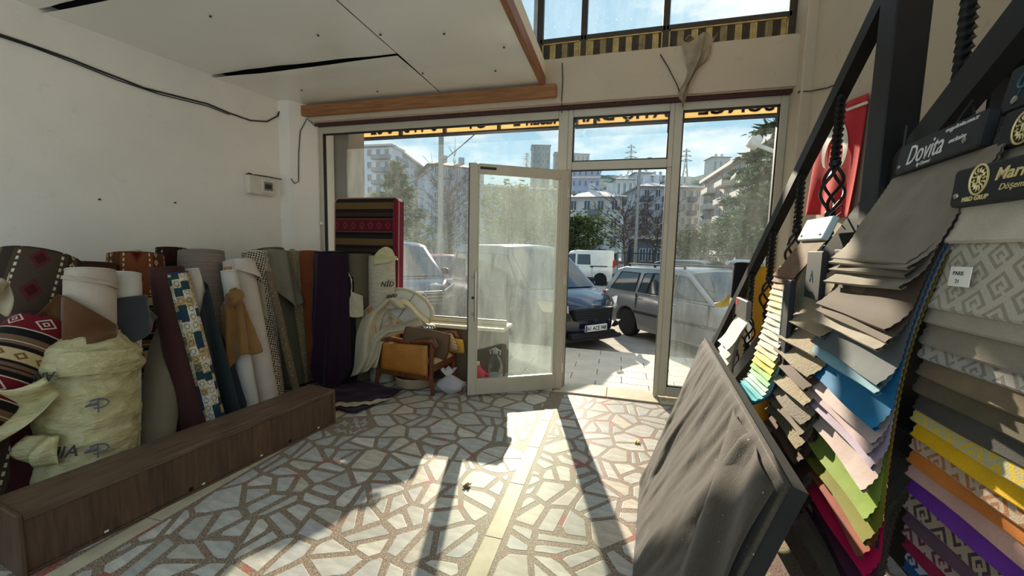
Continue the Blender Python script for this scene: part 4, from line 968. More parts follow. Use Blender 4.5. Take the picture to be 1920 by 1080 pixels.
# ------------------------------------------------------------------ rolls
class Roll: pass
def roll(label, pt, pl_, Xt, Xl, wpx, m, name='fabric_roll', core=.0, wob=.004, group='fabric rolls behind the bench', floor_z=.004, nr=2.0, taper=1.0, pattern_off=0.0, stop=None, cap_m=None, core_m=None):
    T = atx(pt[0], pt[1], Xt); Q = atx(pl_[0], pl_[1], Xl); ax = (T-Q).normalized()
    dep = (T-CAM).dot(FW); R = wpx/2*dep/FPX * .97
    Bm = T-ax*((T.z-floor_z-R*math.hypot(ax.x, ax.y))/ax.z) if stop is None else T-ax*stop
    o = Roll(); o.T, o.B, o.ax, o.R = T, Bm, ax, R; L = (T-Bm).length; o.L = L
    fr_ = (CAM-(T+Bm)/2); fr_ = (fr_-ax*fr_.dot(ax)).normalized(); o.F = fr_; o.S = ax.cross(fr_)     # S points to image right... seen from the front
    root = empty(name, Bm, 0, label, 'fabric roll', group); o.root = root
    seed = len(label)*.37+pt[0]*.013
    def P(a, s, r): return ax*s+(fr_*math.cos(a)+o.S*math.sin(a))*r
    o.P = P
    n, k = 28, 18; vs = []; fs = []; uv = []
    for j in range(k+1):
        for i in range(n+1):
            a = 2*math.pi*i/n; rr = R*(taper+(1-taper)*j/k)+wob*nz1(math.cos(a)*1.6+seed, math.sin(a)*1.6, j*.5)
            if j in (0, k): rr -= .006
            vs.append(P(a-math.pi, L*j/k, rr)); uv.append((R*a+(pattern_off*.5-math.pi*R if pattern_off else 0), L*j/k))
    for j in range(k):
        for i in range(n): q = j*(n+1)+i; fs.append((q, q+1, q+n+2, q+n+1))
    MB().add(vs, fs, uv).build('fabric', m, root, smooth=50)
    # wound end: stepped rings
    e = MB(); prof = []; nn = 7
    for q in range(nn+1):
        r0 = R*.985*(1-q/nn*.72); prof += [(r0, .0 if q % 2 else -.006), (r0-.004, -.010 if q % 2 else .004)]
    prof = [(max(.002, r), z) for r, z in prof]+[(.0, -.01)]
    e.lathe(prof, 22, frame(P(0, L-.003, 0), fr_, o.S, ax)); e.build('wound_end', cap_m or m, root, smooth=50)
    if core: 
        c = MB(); rc = min(R*.5, .028); c.lathe([(rc, 0), (rc, .05+core), (rc*.8, .05+core), (rc*.8, .0)], 16, frame(P(0, L-.05, 0), fr_, o.S, ax)); c.build('core_tube', core_m or M_CARD, root, smooth=50)
    return o
def wrap(o, nm, m, a0, a1, s0, s1, dr=.012, fold=.012, nf=5, flare=0.0, nu=40, nv=26, solid=.002, seed=0, belly=0.0):
    """cloth round a roll between angles a0..a1; s0(t), s1(t): upper and lower edges measured down from the top"""
    def fn(u, v):
        a = R_(a0+(a1-a0)*u); s = o.L-(s0(u)+(s1(u)-s0(u))*v)
        r = o.R+dr+fold*(.35+v)*(.5+.5*math.sin(u*nf*6.28+v*3+seed))*1.0+flare*v*v+belly*math.sin(math.pi*v)+.006*nz1(u*6+seed, v*6)
        return o.P(a, s, r)
    return MB().grid(fn, nu, nv, lambda u, v: (u*.5, v*.5)).build(nm, m, o.root, smooth=70, solid=solid)
LN = lambda a, b: (lambda t: a+(b-a)*t)
K1 = kilim_stripe('kilim_dark_brown', C(74, 60, 48), C(92, 28, 30), C(120, 100, 70), .36); K2 = kilim_stripe('kilim_rust', C(126, 70, 36), C(92, 26, 22), C(110, 70, 48), .30); K3 = kilim_stripe('kilim_blackbrown', C(46, 32, 24), C(60, 24, 22), C(90, 70, 50), .24)
KR = kilim_band('kilim_red_bands', C(108, 22, 32)); KM = kilim_band('kilim_maroon_bands', C(104, 26, 36), .40)
BE = cloth('beige_linen', C(190, 176, 158)); WH_ = cloth('white_canvas', C(206, 202, 192)); LIN = cloth('grey_linen', C(134, 124, 106)); BUR = cloth('burgundy_fabric', C(74, 46, 44)); PINKW = cloth('pale_pink_cloth', C(206, 194, 182))
BRV = cloth('brown_velvet', C(96, 64, 36), 180, .2, .8, .5); GRV = cloth('slate_velvet', C(58, 60, 65), 180, .2, .8, .5); TAN = cloth('tan_velvet', C(140, 102, 58), 180, .2, .8, .5); TEAL = cloth('dark_teal_cloth', C(44, 54, 58)); GREY = cloth('grey_cloth', C(128, 124, 112)); RUST = cloth('rust_velvet', C(120, 62, 32), 180, .2, .8, .5); PUR = cloth('deep_purple_cloth', C(40, 21, 38)); OLI = cloth('olive_taupe_cloth', C(96, 86, 68)); CRM = cloth('cream_lining', C(184, 172, 144)); DBR = cloth('dark_brown_cloth', C(66, 46, 32))
PLA = plastic('cream_plastic_film', C(226, 214, 160)); TAUP = ribbed('taupe_stretched_fabric', C(140, 126, 114)); BLK_ = cloth('black_cloth', C(26, 24, 25))
M_INK = mat('black_print', C(40, 40, 44), .7); M_INK2 = mat('violet_grey_print', C(92, 90, 110), .7)

r1 = roll('thick dark brown kilim roll with dashed white lines and red medallions', (75, 488), (14, 690), -3.62, -3.42, 122, K1, pattern_off=.36)
r2 = roll('red black and cream banded kilim roll leaning low at the far left', (88, 612), (-8, 724), -3.22, -3.16, 104, KR, wob=.008)
r0 = roll('roll with patterned olive kilim at the left edge behind the banded roll', (6, 503), (-40, 680), -3.75, -3.6, 84, kilim_stripe('kilim_olive', C(84, 72, 44), C(70, 34, 28), C(140, 124, 86)))
r4 = roll('beige linen roll standing in crumpled printed plastic film with brown velvet tied round it', (170, 506), (166, 860), -3.15, -2.98, 72, BE)
wrap(r4, 'fold_band', BE, -70, 80, LN(.045, .105), LN(.065, .125), .006, .004, 1, solid=.004)
def scarf(u, v):
    lat = -.31+.43*u; tp_ = (.43-.28*min(1, u/.42)) if u < .42 else .15+.21*((u-.42)/.58); bt_ = .45+.02*math.sin(math.pi*u)-.05*max(0, u-.6)
    s = tp_+(bt_-tp_)*v; dp = math.sqrt(max(0, (r4.R+.02)**2-lat*lat)) if abs(lat) < r4.R else 0
    dp = dp+.028+.05*v*(1-u)+.018*math.sin(9*u+7*v)*(.3+v)
    return r4.ax*(r4.L-s)+r4.S*lat+r4.F*dp
MB().grid(scarf, 40, 24).build('velvet_wrap', BRV, r4.root, smooth=70, solid=.003)
def film(u, v):
    a = 2*math.pi*u; s = r4.L-.38-v*(r4.L-.40)
    q = min(1, v/.13); r = r4.R*1.05+.10*(q*q*(3-2*q))+.014*nz1(math.cos(a)*3, math.sin(a)*3, v*14)+.008*nz1(math.cos(a)*7, math.sin(a)*7, v*30)+.012*math.sin(v*38+2*nz1(math.cos(a)*2, math.sin(a)*2, v*3))*.6+.02*math.exp(-((v-.22)/.05)**2)-.02*math.exp(-((v-.34)/.03)**2)
    return r4.P(a-math.pi, s, r)
fm_ = MB().grid(film, 64, 70).build('plastic_film', PLA, r4.root, smooth=60)
tp = MB().grid(lambda u, v: r4.P(2*math.pi*u-math.pi, r4.L-.385-.008*v+.03*(1-v)*nz1(math.cos(6.28*u)*3, math.sin(6.28*u)*3), r4.R*.9+v*.03), 48, 4); tp.build('film_mouth', PLA, fm_, smooth=60)
def flap(u, v):
    lat = -.16-.36*u+.05*v; s = .62+.10*u+(.10+.30*u)*v+.02*math.sin(u*7); dp = .17*(1-u)+.10+.05*math.sin(u*5+v*6)
    return r4.ax*(r4.L-s)+r4.S*lat+r4.F*dp
MB().grid(flap, 24, 24).build('film_flap', PLA, r4.root, smooth=60, solid=.001)
def flap2(u, v):
    a = R_(-62+38*u); s = r4.L-.92-.02*u-.16*v; r = r4.R+.135+.05*math.sin(v*3.1)+.02*math.sin(u*9+v*4)
    return r4.P(a, s, r)
MB().grid(flap2, 14, 14).build('film_flap', PLA, r4.root, smooth=60, solid=.001)
def flap3(u, v):
    a = R_(-30+100*u); s = r4.L-.50-.005*u-.14*v; r = r4.R+.121+.012*math.sin(v*3.1+u*2)
    return r4.P(a, s, r)
MB().grid(flap3, 24, 10).build('film_flap', PLA, r4.root, smooth=60, solid=.001)
def roll_text(o, t, a_deg, down, size, m, dr, nm='print', flip=False):
    a = R_(a_deg); n = (o.F*math.cos(a)+o.S*math.sin(a)); x_ = (-o.F*math.sin(a)+o.S*math.cos(a)); y_ = o.ax
    if flip: x_, y_ = -x_, -y_
    text(nm, t, size, m, o.root, frame(o.P(a, o.L-down, o.R+dr), x_, y_, n), .001, 'CENTER', .25, bold=.001)
for dn, t in ((1.06, 'ANIA'), (1.37, 'ANIA')): roll_text(r4, t, -30, dn, .085, M_INK, .142)
roll_text(r4, 'AN', -40, .60, .07, M_INK, .142, flip=True)
def logo(o, a_deg, down, s, dr):
    a = R_(a_deg); n = (o.F*math.cos(a)+o.S*math.sin(a)); x_ = (-o.F*math.sin(a)+o.S*math.cos(a)); p = o.P(a, o.L-down, o.R+dr); l = MB()
    ring = [p+x_*s*(.15+1.0*math.cos(t))+o.ax*s*.55*math.sin(t) for t in [k*.42-1.9 for k in range(11)]]
    l.tube(ring, s*.09, 5); l.tube([p-o.ax*s*1.1+x_*s*.25, p+o.ax*s*.6+x_*s*.2, p-x_*s*.75-o.ax*s*.1], s*.085, 5); l.tube([p-x_*s*.9-o.ax*s*.15, p+x_*s*.2-o.ax*s*.02], s*.14, 5); l.build('printed_mark', M_INK2, o.root)
for dn in (.80, 1.05, 1.36): logo(r4, 6, dn, .045, .128)
r5 = roll('pale grey canvas roll wrapped in slate grey velvet', (233, 513), (229, 720), -3.22, -3.08, 52, WH_)
wrap(r5, 'velvet_wrap', GRV, -105, 105, LN(.22, .14), lambda t: .30+.19*math.sin(math.pi*min(1, max(0, t*1.02)))**1.5, .016, .030, 2.3, .045, seed=2)
r7 = roll('dark brown velvet roll half hidden behind the beige roll', (160, 495), (164, 700), -3.82, -3.72, 92, DBR, wob=.012)
r6 = roll('rust orange kilim roll with a cardboard tube on top', (256, 478), (262, 700), -3.80, -3.66, 84, K2, pattern_off=.30, core=.04, core_m=cloth('pale_core', C(196, 180, 156)))
r6b = roll('red banded kilim roll tucked below the rust kilim', (287, 560), (281, 720), -3.40, -3.25, 46, KM)
r8 = roll('black brown kilim roll with dashed lines against the wall', (322, 466), (326, 660), -3.92, -3.82, 50, K3)
r9 = roll('thick taupe roll of ribbed stretch fabric', (378, 471), (388, 700), -3.64, -3.52, 74, TAUP, taper=1.02)
r10 = roll('burgundy fabric roll leaning right towards the bench', (312, 503), (366, 800), -3.22, -2.98, 56, BUR)
r11 = roll('narrow roll of teal gold and cream patchwork print', (333, 511), (402, 780), -3.06, -2.88, 34, blocks('patchwork_print'))
r12 = roll('thin white roll with dark teal cloth sliding off it', (358, 504), (412, 765), -3.24, -3.06, 27, WH_)
wrap(r12, 'teal_cloth', TEAL, -60, 130, lambda t: .10+.55*(1-t)**2, lambda t: 1.0+.30*math.sin(math.pi*t)+.05*math.sin(t*11), .012, .06, 2.6, .05, seed=3, nu=60)
r13 = roll('greyish linen roll leaning left behind the bench', (318, 618), (290, 826), -3.28, -3.02, 56, LIN, group='fabric rolls behind the bench')
r15 = roll('thick pale pink roll in the middle of the row', (445, 489), (496, 752), -3.36, -3.06, 50, PINKW, core=.0)
wrap(r15, 'loose_edge', PINKW, -10, 95, LN(.0, .02), LN(.10, .22), .014, .012, 1, .02)
r14 = roll('thin white roll with a knotted tan velvet cloth', (428, 507), (472, 765), -3.18, -2.98, 27, WH_, core=.03, core_m=mat('orange_core', C(176, 120, 64), .8))
wrap(r14, 'tan_cloth', TAN, -120, 60, lambda t: .30-.14*t+.03*math.sin(t*9), lambda t: .92-.25*t+.05*math.sin(t*8), .014, .05, 3.2, .03, seed=4, nu=60)
kn = MB()
def knot(u, v):
    th, ph = 2*math.pi*u, math.pi*v; rr = .058*(1+.18*math.sin(3*th+5*ph)); c = r14.P(R_(10), r14.L-.24, r14.R+.045)
    return c+Vector((math.sin(ph)*math.cos(th), math.sin(ph)*math.sin(th), 1.25*math.cos(ph)))*rr
kn.grid(knot, 24, 16).build('knot', TAN, r14.root, smooth=70)
r16 = roll('black and cream houndstooth roll with a torn paper label', (478, 474), (508, 742), -3.46, -3.16, 46, tooth('houndstooth_weave', C(196, 186, 164), C(52, 42, 40)), core=.03)
wrap(r16, 'paper_label', CRM, -35, 22, lambda t: .28+.05*t, lambda t: .52+.18*t, .006, .004, 1)
r17 = roll('grey green roll with a grey cloth flap folded over it', (505, 468), (545, 722), -3.56, -3.26, 52, cloth('grey_green_cloth', C(88, 88, 76)), core=.0)
wrap(r17, 'grey_flap', GREY, -20, 120, LN(.02, .05), lambda t: .55-.45*abs(t-.45)+.25*t, .02, .04, 2.6, .03, seed=5, nu=60)
r18 = roll('cream roll with small brown speckle pattern', (548, 473), (562, 716), -3.50, -3.24, 35, tooth('speckle_weave', C(168, 154, 120), C(84, 72, 52), .022), core=.03)
r18b = roll('very thin speckled roll leaning across the grey green roll', (503, 505), (551, 714), -3.18, -3.04, 14, tooth('fine_speckle', C(150, 132, 102), C(52, 44, 38), .016))
r19 = roll('rust brown velvet roll in the corner', (583, 473), (583, 716), -3.36, -3.22, 46, RUST, wob=.01)
r20 = roll('roll draped with deep purple cloth by the window', (622, 476), (628, 720), -3.02, -2.94, 52, cloth('grey_roll', C(110, 100, 92)))
wrap(r20, 'purple_cloth', PUR, -110, 120, LN(.0, .0), lambda t: .62+.85*math.sin(math.pi*min(1, .15+t*.85))**1.5, .016, .045, 4.5, .03, seed=6, nu=70)
MB().grid(lambda u, v: r20.P(2*math.pi*u, r20.L+.012+.02*(1-v)+.008*nz1(u*9, v*4), (r20.R+.03)*v), 28, 6).build('purple_top', PUR, r20.root, smooth=70)
r21 = roll('olive taupe roll with open cream lined lapels', (674, 476), (678, 720), -2.80, -2.76, 46, OLI)
wrap(r21, 'cream_lapel', CRM, -95, -30, lambda t: .0+.28*t, lambda t: .25+.42*t, .02, .012, 1, .03)
wrap(r21, 'cream_lapel', CRM, -90, 10, lambda t: .34+.12*t, lambda t: .62+.10*t-.3*(t-.6)**2, .03, .012, 1, .03)
r22 = roll('cream plastic wrapped roll with black print beside the striped cushion', (716, 480), (718, 700), -2.54, -2.52, 50, plastic('cream_wrap', C(206, 198, 172)))
wrap(r22, 'torn_film', plastic('torn_film', C(214, 206, 160)), -30, 90, lambda t: -.10*max(0, math.sin(t*4)), LN(.10, .03), .01, .012, 2)
roll_text(r22, 'NİD', 20, .33, .075, M_INK, .004); roll_text(r22, 'ANYA', 42, .46, .06, M_INK, .004)
# dark rolls filling the row; black ones added to stand for shade in gaps
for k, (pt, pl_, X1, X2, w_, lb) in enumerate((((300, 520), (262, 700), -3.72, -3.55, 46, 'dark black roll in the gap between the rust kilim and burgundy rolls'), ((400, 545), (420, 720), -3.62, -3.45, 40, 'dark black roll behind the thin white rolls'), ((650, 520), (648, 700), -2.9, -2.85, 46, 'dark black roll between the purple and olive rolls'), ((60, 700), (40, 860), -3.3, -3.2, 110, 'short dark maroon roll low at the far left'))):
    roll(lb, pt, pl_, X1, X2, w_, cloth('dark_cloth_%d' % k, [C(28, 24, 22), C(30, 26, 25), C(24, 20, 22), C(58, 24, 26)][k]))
# pale cloth edge poking in at the far left
o = MB().grid(lambda u, v: atx(-14+38*u-6*v, 532+54*v-16*u*(1-v), -3.0)+Vector((.03*math.sin(u*4+v*5), 0, .02*math.sin(u*7))), 14, 14).build('cloth_scrap', CRM, None, smooth=70, solid=.004); tag(o, 'pale cream cloth end poking out at the left edge', 'cloth')

# ------------------------------------------------------------------ things on the left wall
eb = empty('fuse_box', atwall(484, 366), math.atan2(WN.y, WN.x), 'small white fuse box with a dark switch window on the left wall', 'fuse box')
p0, p1 = atwall(460, 366), atwall(508, 366); zz = atwall(484, 332).z-atwall(484, 366).z; wv = (Vector((p1.x, p1.y))-Vector((p0.x, p0.y))).length
M_EB = mat('aged_white_plastic', C(214, 206, 188), .5, 0, .1, 8)
MB().bbox((0, -wv/2, 0), (.075, wv/2, zz), .008).build('housing', M_EB, eb)
MB().bbox((.07, -wv*.02, zz*.12), (.084, wv*.48, zz*.90), .004).build('door_frame', M_EB, eb)
MB().box((.0835, wv*.06, zz*.28), (.086, wv*.40, zz*.74)).build('switch_window', mat('grey_window', C(120, 114, 104), .3), eb)
for k in range(3): MB().bbox((.085, wv*(.10+.09*k), zz*.38), (.093, wv*(.165+.09*k), zz*.62), .002).build('breaker_switch', M_WIRE, eb)
def cable(label, pix, r, off=.012, sag=None):
    pts = []
    for i in range(len(pix)-1):
        for t in range(6):
            q = t/6; px = pix[i][0]+(pix[i+1][0]-pix[i][0])*q; py = pix[i][1]+(pix[i+1][1]-pix[i][1])*q; p = atwall(px, py, off+.004*math.sin(px*.05)); pts.append(p)
    pts.append(atwall(*pix[-1], off)); return tag(MB().tube(pts, r, 6).build('wall_cable', M_WIRE, None, smooth=60), label, 'cable')
cable('dark cable sagging along the top of the left wall to the column', [(-20, 58), (40, 78), (80, 92), (130, 110), (180, 130), (225, 147), (270, 165), (330, 180), (390, 195), (430, 212), (470, 226), (500, 228), (520, 218), (528, 200)], .008)
cable('second thin cable running just below the sagging wall cable', [(-20, 62), (60, 88), (140, 118), (220, 150), (300, 177), (390, 199), (430, 215)], .005)
cable('grey cable from the fuse box to the corner column', [(468, 328), (480, 328), (500, 331), (520, 335), (532, 337)], .006)
pts = [Vector((-3.79, 3.92, atwall(532, 337).z)), Vector((-3.775, 3.96, 2.23)), Vector((-3.755, 4.0, 2.26)), Vector((-3.75, 4.01, 2.6)), Vector((-3.74, 4.03, 2.85)), Vector((-3.70, 4.10, 3.02)), Vector((-3.66, 4.19, 2.95))]
tag(MB().tube(pts, .005, 6).build('wall_cable', M_WIRE, None, smooth=60), 'thin cable climbing the corner column to the window head', 'cable')
cn = MB()
for k in range(5):
    c = atwall(467, 328, .03); cn.tube([c+Vector((.02*math.cos(t*.9+k), .02*math.sin(t*.9+k*2), .018*math.sin(t*1.3+k))) for t in range(8)], .005, 5)
tag(cn.build('cable_bundle', M_WIRE, None), 'black knot of wires on top of the fuse box', 'wires', None, 'stuff')
M_STN = mat('wall_scuff', C(150, 120, 96), .9)
# nail heads in the wall
for (px, py, lb) in ((186, 374, 'small nail head in the left wall nearer the camera'), (328, 380, 'small nail head in the left wall above the taupe roll')):
    tag(MB().lathe([(.0, .012), (.008, .010), (.008, 0)], 8, frame(atwall(px, py), (-WN.y, WN.x, 0), (0, 0, 1), WN)).build('nail', M_WIRE, None), lb, 'nail')

# ------------------------------------------------------------------ striped cushion at the window
kc = NM('striped_kilim_cushion', .9, 0, .2, .1); z = kc.xyz(kc.coord())[2]; x = kc.xyz(kc.coord())[0]; fz = kc.frac(z, .42, .02)
c = kc.ramp(fz, [(0, C(34, 28, 28)), (.10, C(104, 82, 48)), (.28, C(34, 34, 34)), (.38, C(20, 18, 18)), (.46, C(120, 92, 60)), (.475, C(92, 24, 36)), (.82, C(130, 90, 60)), (.835, C(24, 20, 20)), (.90, C(60, 44, 34))], True)
fx = kc.frac(x, .115); c = kc.mix(kc.math('MULTIPLY', diam(kc, fx, fz, .5, .65, .35, .12), .6), c, C(134, 60, 58)); c = kc.mix(kc.math('MULTIPLY', diam(kc, fx, fz, .5, .65, .15, .05), .8), c, C(60, 20, 26)); weave(kc, c)
M_MAG = cloth('crimson_edge', C(118, 28, 50))
cu = empty('seat_cushion', (-2.88, 4.05, .645), 0, 'tall striped kilim cushion with crimson edge propped at the window', 'cushion'); HT = 1.42; Wc = .43
def rbox(x0, x1, y0, y1, z0, z1, r, n=4):
    """rounded slab outline in xz extruded along y"""
    pts = []
    for (cx, cz, a0) in ((x1-r, z1-r, 0), (x0+r, z1-r, 90), (x0+r, z0+r, 180), (x1-r, z0+r, 270)):
        for k in range(n+1): a = R_(a0+90*k/n); pts.append((cx+r*math.cos(a), cz+r*math.sin(a)))
    return pts
ol = rbox(-Wc, Wc, 0, 0, 0, HT, .06)
m_ = MB(); n = len(ol); m_.add([(x, -.004-.02*math.cos(x*3.2), z) for x, z in ol], [tuple(range(n))]); m_.build('striped_face', kc.m, cu)
m_ = MB(); m_.add([(x, y, z) for y in (-.004, .10) for x, z in ol], [(i, (i+1) % n, n+(i+1) % n, n+i) for i in range(n)]+[tuple(range(n, 2*n))]); m_.build('crimson_border', M_MAG, cu, smooth=40)
m_ = MB(); m_.tube([(x, -.008, z) for x, z in ol], .008, 6, closed=True); m_.build('piping', cloth('pale_piping', C(176, 130, 120)), cu)
MB().bbox((Wc-.075, -.03, .02), (Wc+.004, .09, HT-.02), .02).build('crimson_side', M_MAG, cu)
cu.rotation_euler = (R_(-1.5), 0, 0)
o = tag(MB().bbox((-3.65, 4.205, 1.76), (-3.61, 4.24, 1.80), .008).build('window_catch', M_CAP, None), 'small white catch on the left window post', 'catch')

# ------------------------------------------------------------------ armchair, cushions and drape
M_WD = NM('varnished_beech', .35, 0, .5); co = M_WD.coord(); M_WD.color(M_WD.ramp(M_WD.noise(M_WD.mapping(co, (6, 6, 1.5)), 6, 5), [(.3, C(78, 40, 20)), (.7, C(128, 72, 36))])); M_WD = M_WD.m
M_VIN = mat('tan_leather', C(176, 112, 42), .5, 0, .18, 7, .2, 60); M_SEAT = cloth('pale_seat_cloth', C(188, 164, 124))
ch = empty('armchair', (-2.10, 3.78, 0), R_(-6), 'low wooden armchair with tan leather side panel near the door', 'armchair')
X0, X1, YN, YF = -.33, .33, -.17, .27
for (x, y) in ((X0, YN), (X0, YF), (X1, YN), (X1, YF)):
    MB().tube([(x+(.02 if x > 0 else -.04), y, .0), (x, y, .16), (x, y, .30), (x+.01, y, .56 if x > 0 else .50)], [.017, .026, .022, .028], 10).build('leg', M_WD, ch, smooth=50)
for y in (YN, YF):
    MB().tube([(X0-.03, y, .50), (X0+.15, y, .535), (.05, y, .525), (X1-.05, y, .56), (X1+.03, y, .56), (X1+.055, y, .52), (X1+.03, y, .49)], [.022, .026, .026, .03, .034, .03, .018], 10).build('arm', M_WD, ch, smooth=60)
    pn = MB(); pn.grid(lambda a, b: Vector((X0+.03+(X1-X0-.06)*a, y-(.018+.02*math.sin(math.pi*a)*math.sin(math.pi*b))*(1 if y < 0 else -1), .20+(.29+.03*a)*b)), 10, 8); pn.build('side_panel', M_VIN, ch, smooth=60, solid=.01)
    MB().bbox((X0, y-.02, .15), (X1, y+.02, .205), .008).build('side_rail', M_WD, ch)
MB().bbox((X1-.02, YN, .24), (X1+.025, YF, .30), .01).build('front_rail', M_WD, ch)
MB().bbox((X0, YN+.02, .29), (X1+.02, YF-.02, .365), .03).build('seat', M_SEAT, ch)
bk = MB(); bk.grid(lambda a, b: Vector((X0-.05-.10*b+.03*math.sin(math.pi*b), YN+.02+(YF-YN-.04)*a, .34+.5*b)), 6, 8); bk.build('backrest', M_VIN, ch, smooth=60, solid=.05)
def pillow(label, c, rx, rz, th, M, m, nm='cushion', piping=None):
    root = empty(nm, c, 0, label, 'cushion'); Mx = M.to_4x4()
    def side(s):
        def fn(a, b):
            x, z = (a*2-1), (b*2-1); k = max(0, (1-x**4)*(1-z**4)); pinch = 1-.06*(x*x*z*z)
            return Mx @ Vector((x*rx*pinch, s*th*k**.6, z*rz*pinch))
        return fn
    MB().grid(side(-1), 14, 14).grid(side(1), 14, 14).build('cover', m, root, smooth=70)
    if piping:
        e_ = [(x, z) for x, z in [(-1+.2*k, -1) for k in range(10)]+[(1, -1+.2*k) for k in range(10)]+[(1-.2*k, 1) for k in range(10)]+[(-1, 1-.2*k) for k in range(10)]]
        MB().tube([Mx @ Vector((x*rx*(1-.06*x*x*z*z), 0, z*rz*(1-.06*x*x*z*z))) for x, z in e_], .008, 6, closed=True).build('piping', piping, root)
    return root
pillow('dusty brown square cushion slumped over the armchair', (-1.90, 3.68, .505), .24, .165, .06, Matrix.Rotation(R_(18), 3, 'Z') @ Matrix.Rotation(R_(10), 3, 'Y') @ Matrix.Rotation(R_(16), 3, 'X'), cloth('dusty_brown_cloth', C(104, 84, 64)), piping=M_WD)
ms_ = NM('striped_cushion_cloth', .9); x = ms_.xyz(ms_.coord())[0]; z = ms_.xyz(ms_.coord())[2]; ms_.color(ms_.mix(ms_.math('LESS_THAN', ms_.frac(ms_.math('ADD', x, z), .03), .3), C(200, 178, 140), C(110, 76, 50)))
pillow('small beige cushion with brown stripes on the armchair seat', (-1.80, 3.90, .47), .15, .11, .05, Matrix.Rotation(R_(-10), 3, 'Z') @ Matrix.Rotation(R_(-14), 3, 'Y') @ Matrix.Rotation(R_(20), 3, 'X'), ms_.m)
pillow('mustard cushion behind the striped one', (-1.70, 3.985, .43), .10, .09, .035, Matrix.Rotation(R_(15), 3, 'X'), cloth('mustard_cloth', C(190, 150, 60)))
# oval cream pad leaning above the armchair
ov = empty('oval_pad', (-2.24, 3.90, .84), 0, 'cream oval upholstered chair back lying on top of the armchair', 'chair back'); Mo = (Matrix.Rotation(R_(24), 3, 'Y') @ Matrix.Rotation(R_(-28), 3, 'X')).to_4x4()
MB().grid(lambda a, b: Mo @ Vector((.30*math.sin(math.pi*b)*math.cos(6.283*a), -.05*math.cos(math.pi*b), .17*math.sin(math.pi*b)*math.sin(6.283*a))), 32, 14).build('pad', cloth('off_white_pad', C(196, 192, 176)), ov, smooth=70)
MB().tube([Mo @ Vector((.305*math.cos(t*.2618), 0, .175*math.sin(t*.2618))) for t in range(24)], .022, 8, closed=True).build('padded_rim', CRM, ov, smooth=60)
MB().tube([Mo @ Vector((.0, -.055, .16-.032*k)) for k in range(11)], .003, 5).build('seam', M_WIRE, ov)
# long cream cloth sliding off the pad down to the floor
top = [(745, 578, 3.74), (718, 560, 3.78), (700, 588, 3.72), (690, 630, 3.66), (680, 672, 3.60), (668, 702, 3.56)]
def drape(u, v):
    t = v*(len(top)-1); i = min(len(top)-2, int(t)); f = t-i
    a, b = top[i], top[i+1]; px, py, Y = [a[k]+(b[k]-a[k])*f for k in range(3)]
    wd = 34+16*math.sin(v*3.0)
    return aty(px+(u-.5)*wd+6*math.sin(v*9), py-(u-.5)*12+10*(1-v)*(u-.5), Y-.03*math.cos(u*9+v*3)-.05*math.sin(math.pi*u))
dr = MB().grid(drape, 24, 40).build('draped_cloth', CRM, None, smooth=70, solid=.006); tag(dr, 'long cream cloth draped over the armchair and hanging down its left', 'cloth')
top2 = [(790, 602, 3.72), (760, 615, 3.66), (725, 622, 3.64), (706, 640, 3.60), (700, 668, 3.58), (694, 690, 3.57)]
def drape2(u, v):
    t = v*(len(top2)-1); i = min(len(top2)-2, int(t)); f = t-i
    a, b = top2[i], top2[i+1]; px, py, Y = [a[k]+(b[k]-a[k])*f for k in range(3)]
    return aty(px+(u-.5)*(14+10*v), py+(u-.5)*20*(1-v), Y-.02*math.cos(u*8+v*5))
MB().grid(drape2, 14, 36).build('hanging_fold', CRM, dr, smooth=70, solid=.006)
o = MB().grid(lambda u, v: aty(716+88*u, 556+42*u*u+10*v+5*math.sin(u*9), 3.83-.06*v+.01*math.sin(u*12)), 30, 6).build('cloth_fold', cloth('yellowish_cotton', C(206, 192, 150)), None, smooth=70, solid=.008); tag(o, 'yellowish cotton strip lying along the oval pad', 'cloth')
cl_ = MB()
for k in range(3): c = aty(800+4*k, 612+1*k, 3.62); cl_.tube([c+Vector((.035*math.cos(t*.5236), .01*k, .022*math.sin(t*.5236))) for t in range(12)], .008, 6, closed=True)
tag(cl_.build('clip', M_CHR, None), 'dark shiny metal clip on the cushions of the armchair', 'clip', None, 'stuff')
# basin, bag, jug, bottle, purple cloth
bs_ = empty('basin', atz(765, 728, 0), 0, 'round beige plastic basin pushed under the armchair', 'basin'); bs_.location = (-2.10, 3.80, 0)
MB().lathe([(.14, .004), (.19, .10), (.20, .115), (.205, .115), (.205, .10), (.195, .02), (.15, .0)], 32).build('bowl', mat('beige_plastic', C(150, 132, 104), .4), bs_, smooth=50)
MB().tube([(.205*math.cos(t*.1963), .205*math.sin(t*.1963), .115) for t in range(32)], .007, 6, closed=True).build('rim', mat('beige_rim', C(168, 150, 120), .4), bs_, smooth=60)
mw = NM('thin_white_plastic', .25, 0, .5); tl = mw.n('ShaderNodeBsdfTranslucent'); tr = mw.n('ShaderNodeBsdfTransparent'); tl.inputs[0].default_value = (.85, .86, .88, 1); mw.color((.86, .87, .9, 1)); mw.bump(mw.noise(mw.coord(), 22, 5), .8, .02); a1 = mw.n('ShaderNodeMixShader'); a1.inputs[0].default_value = .5; mw.t.links.new(mw.b.outputs[0], a1.inputs[1]); mw.t.links.new(tl.outputs[0], a1.inputs[2]); a2 = mw.n('ShaderNodeMixShader'); a2.inputs[0].default_value = .25; mw.t.links.new(a1.outputs[0], a2.inputs[1]); mw.t.links.new(tr.outputs[0], a2.inputs[2]); mw.t.links.new(a2.outputs[0], mw.out.inputs[0])
bg_ = empty('carrier_bag', (-1.63, 3.70, 0), 0, 'crumpled white carrier bag on the floor beside the armchair', 'bag')
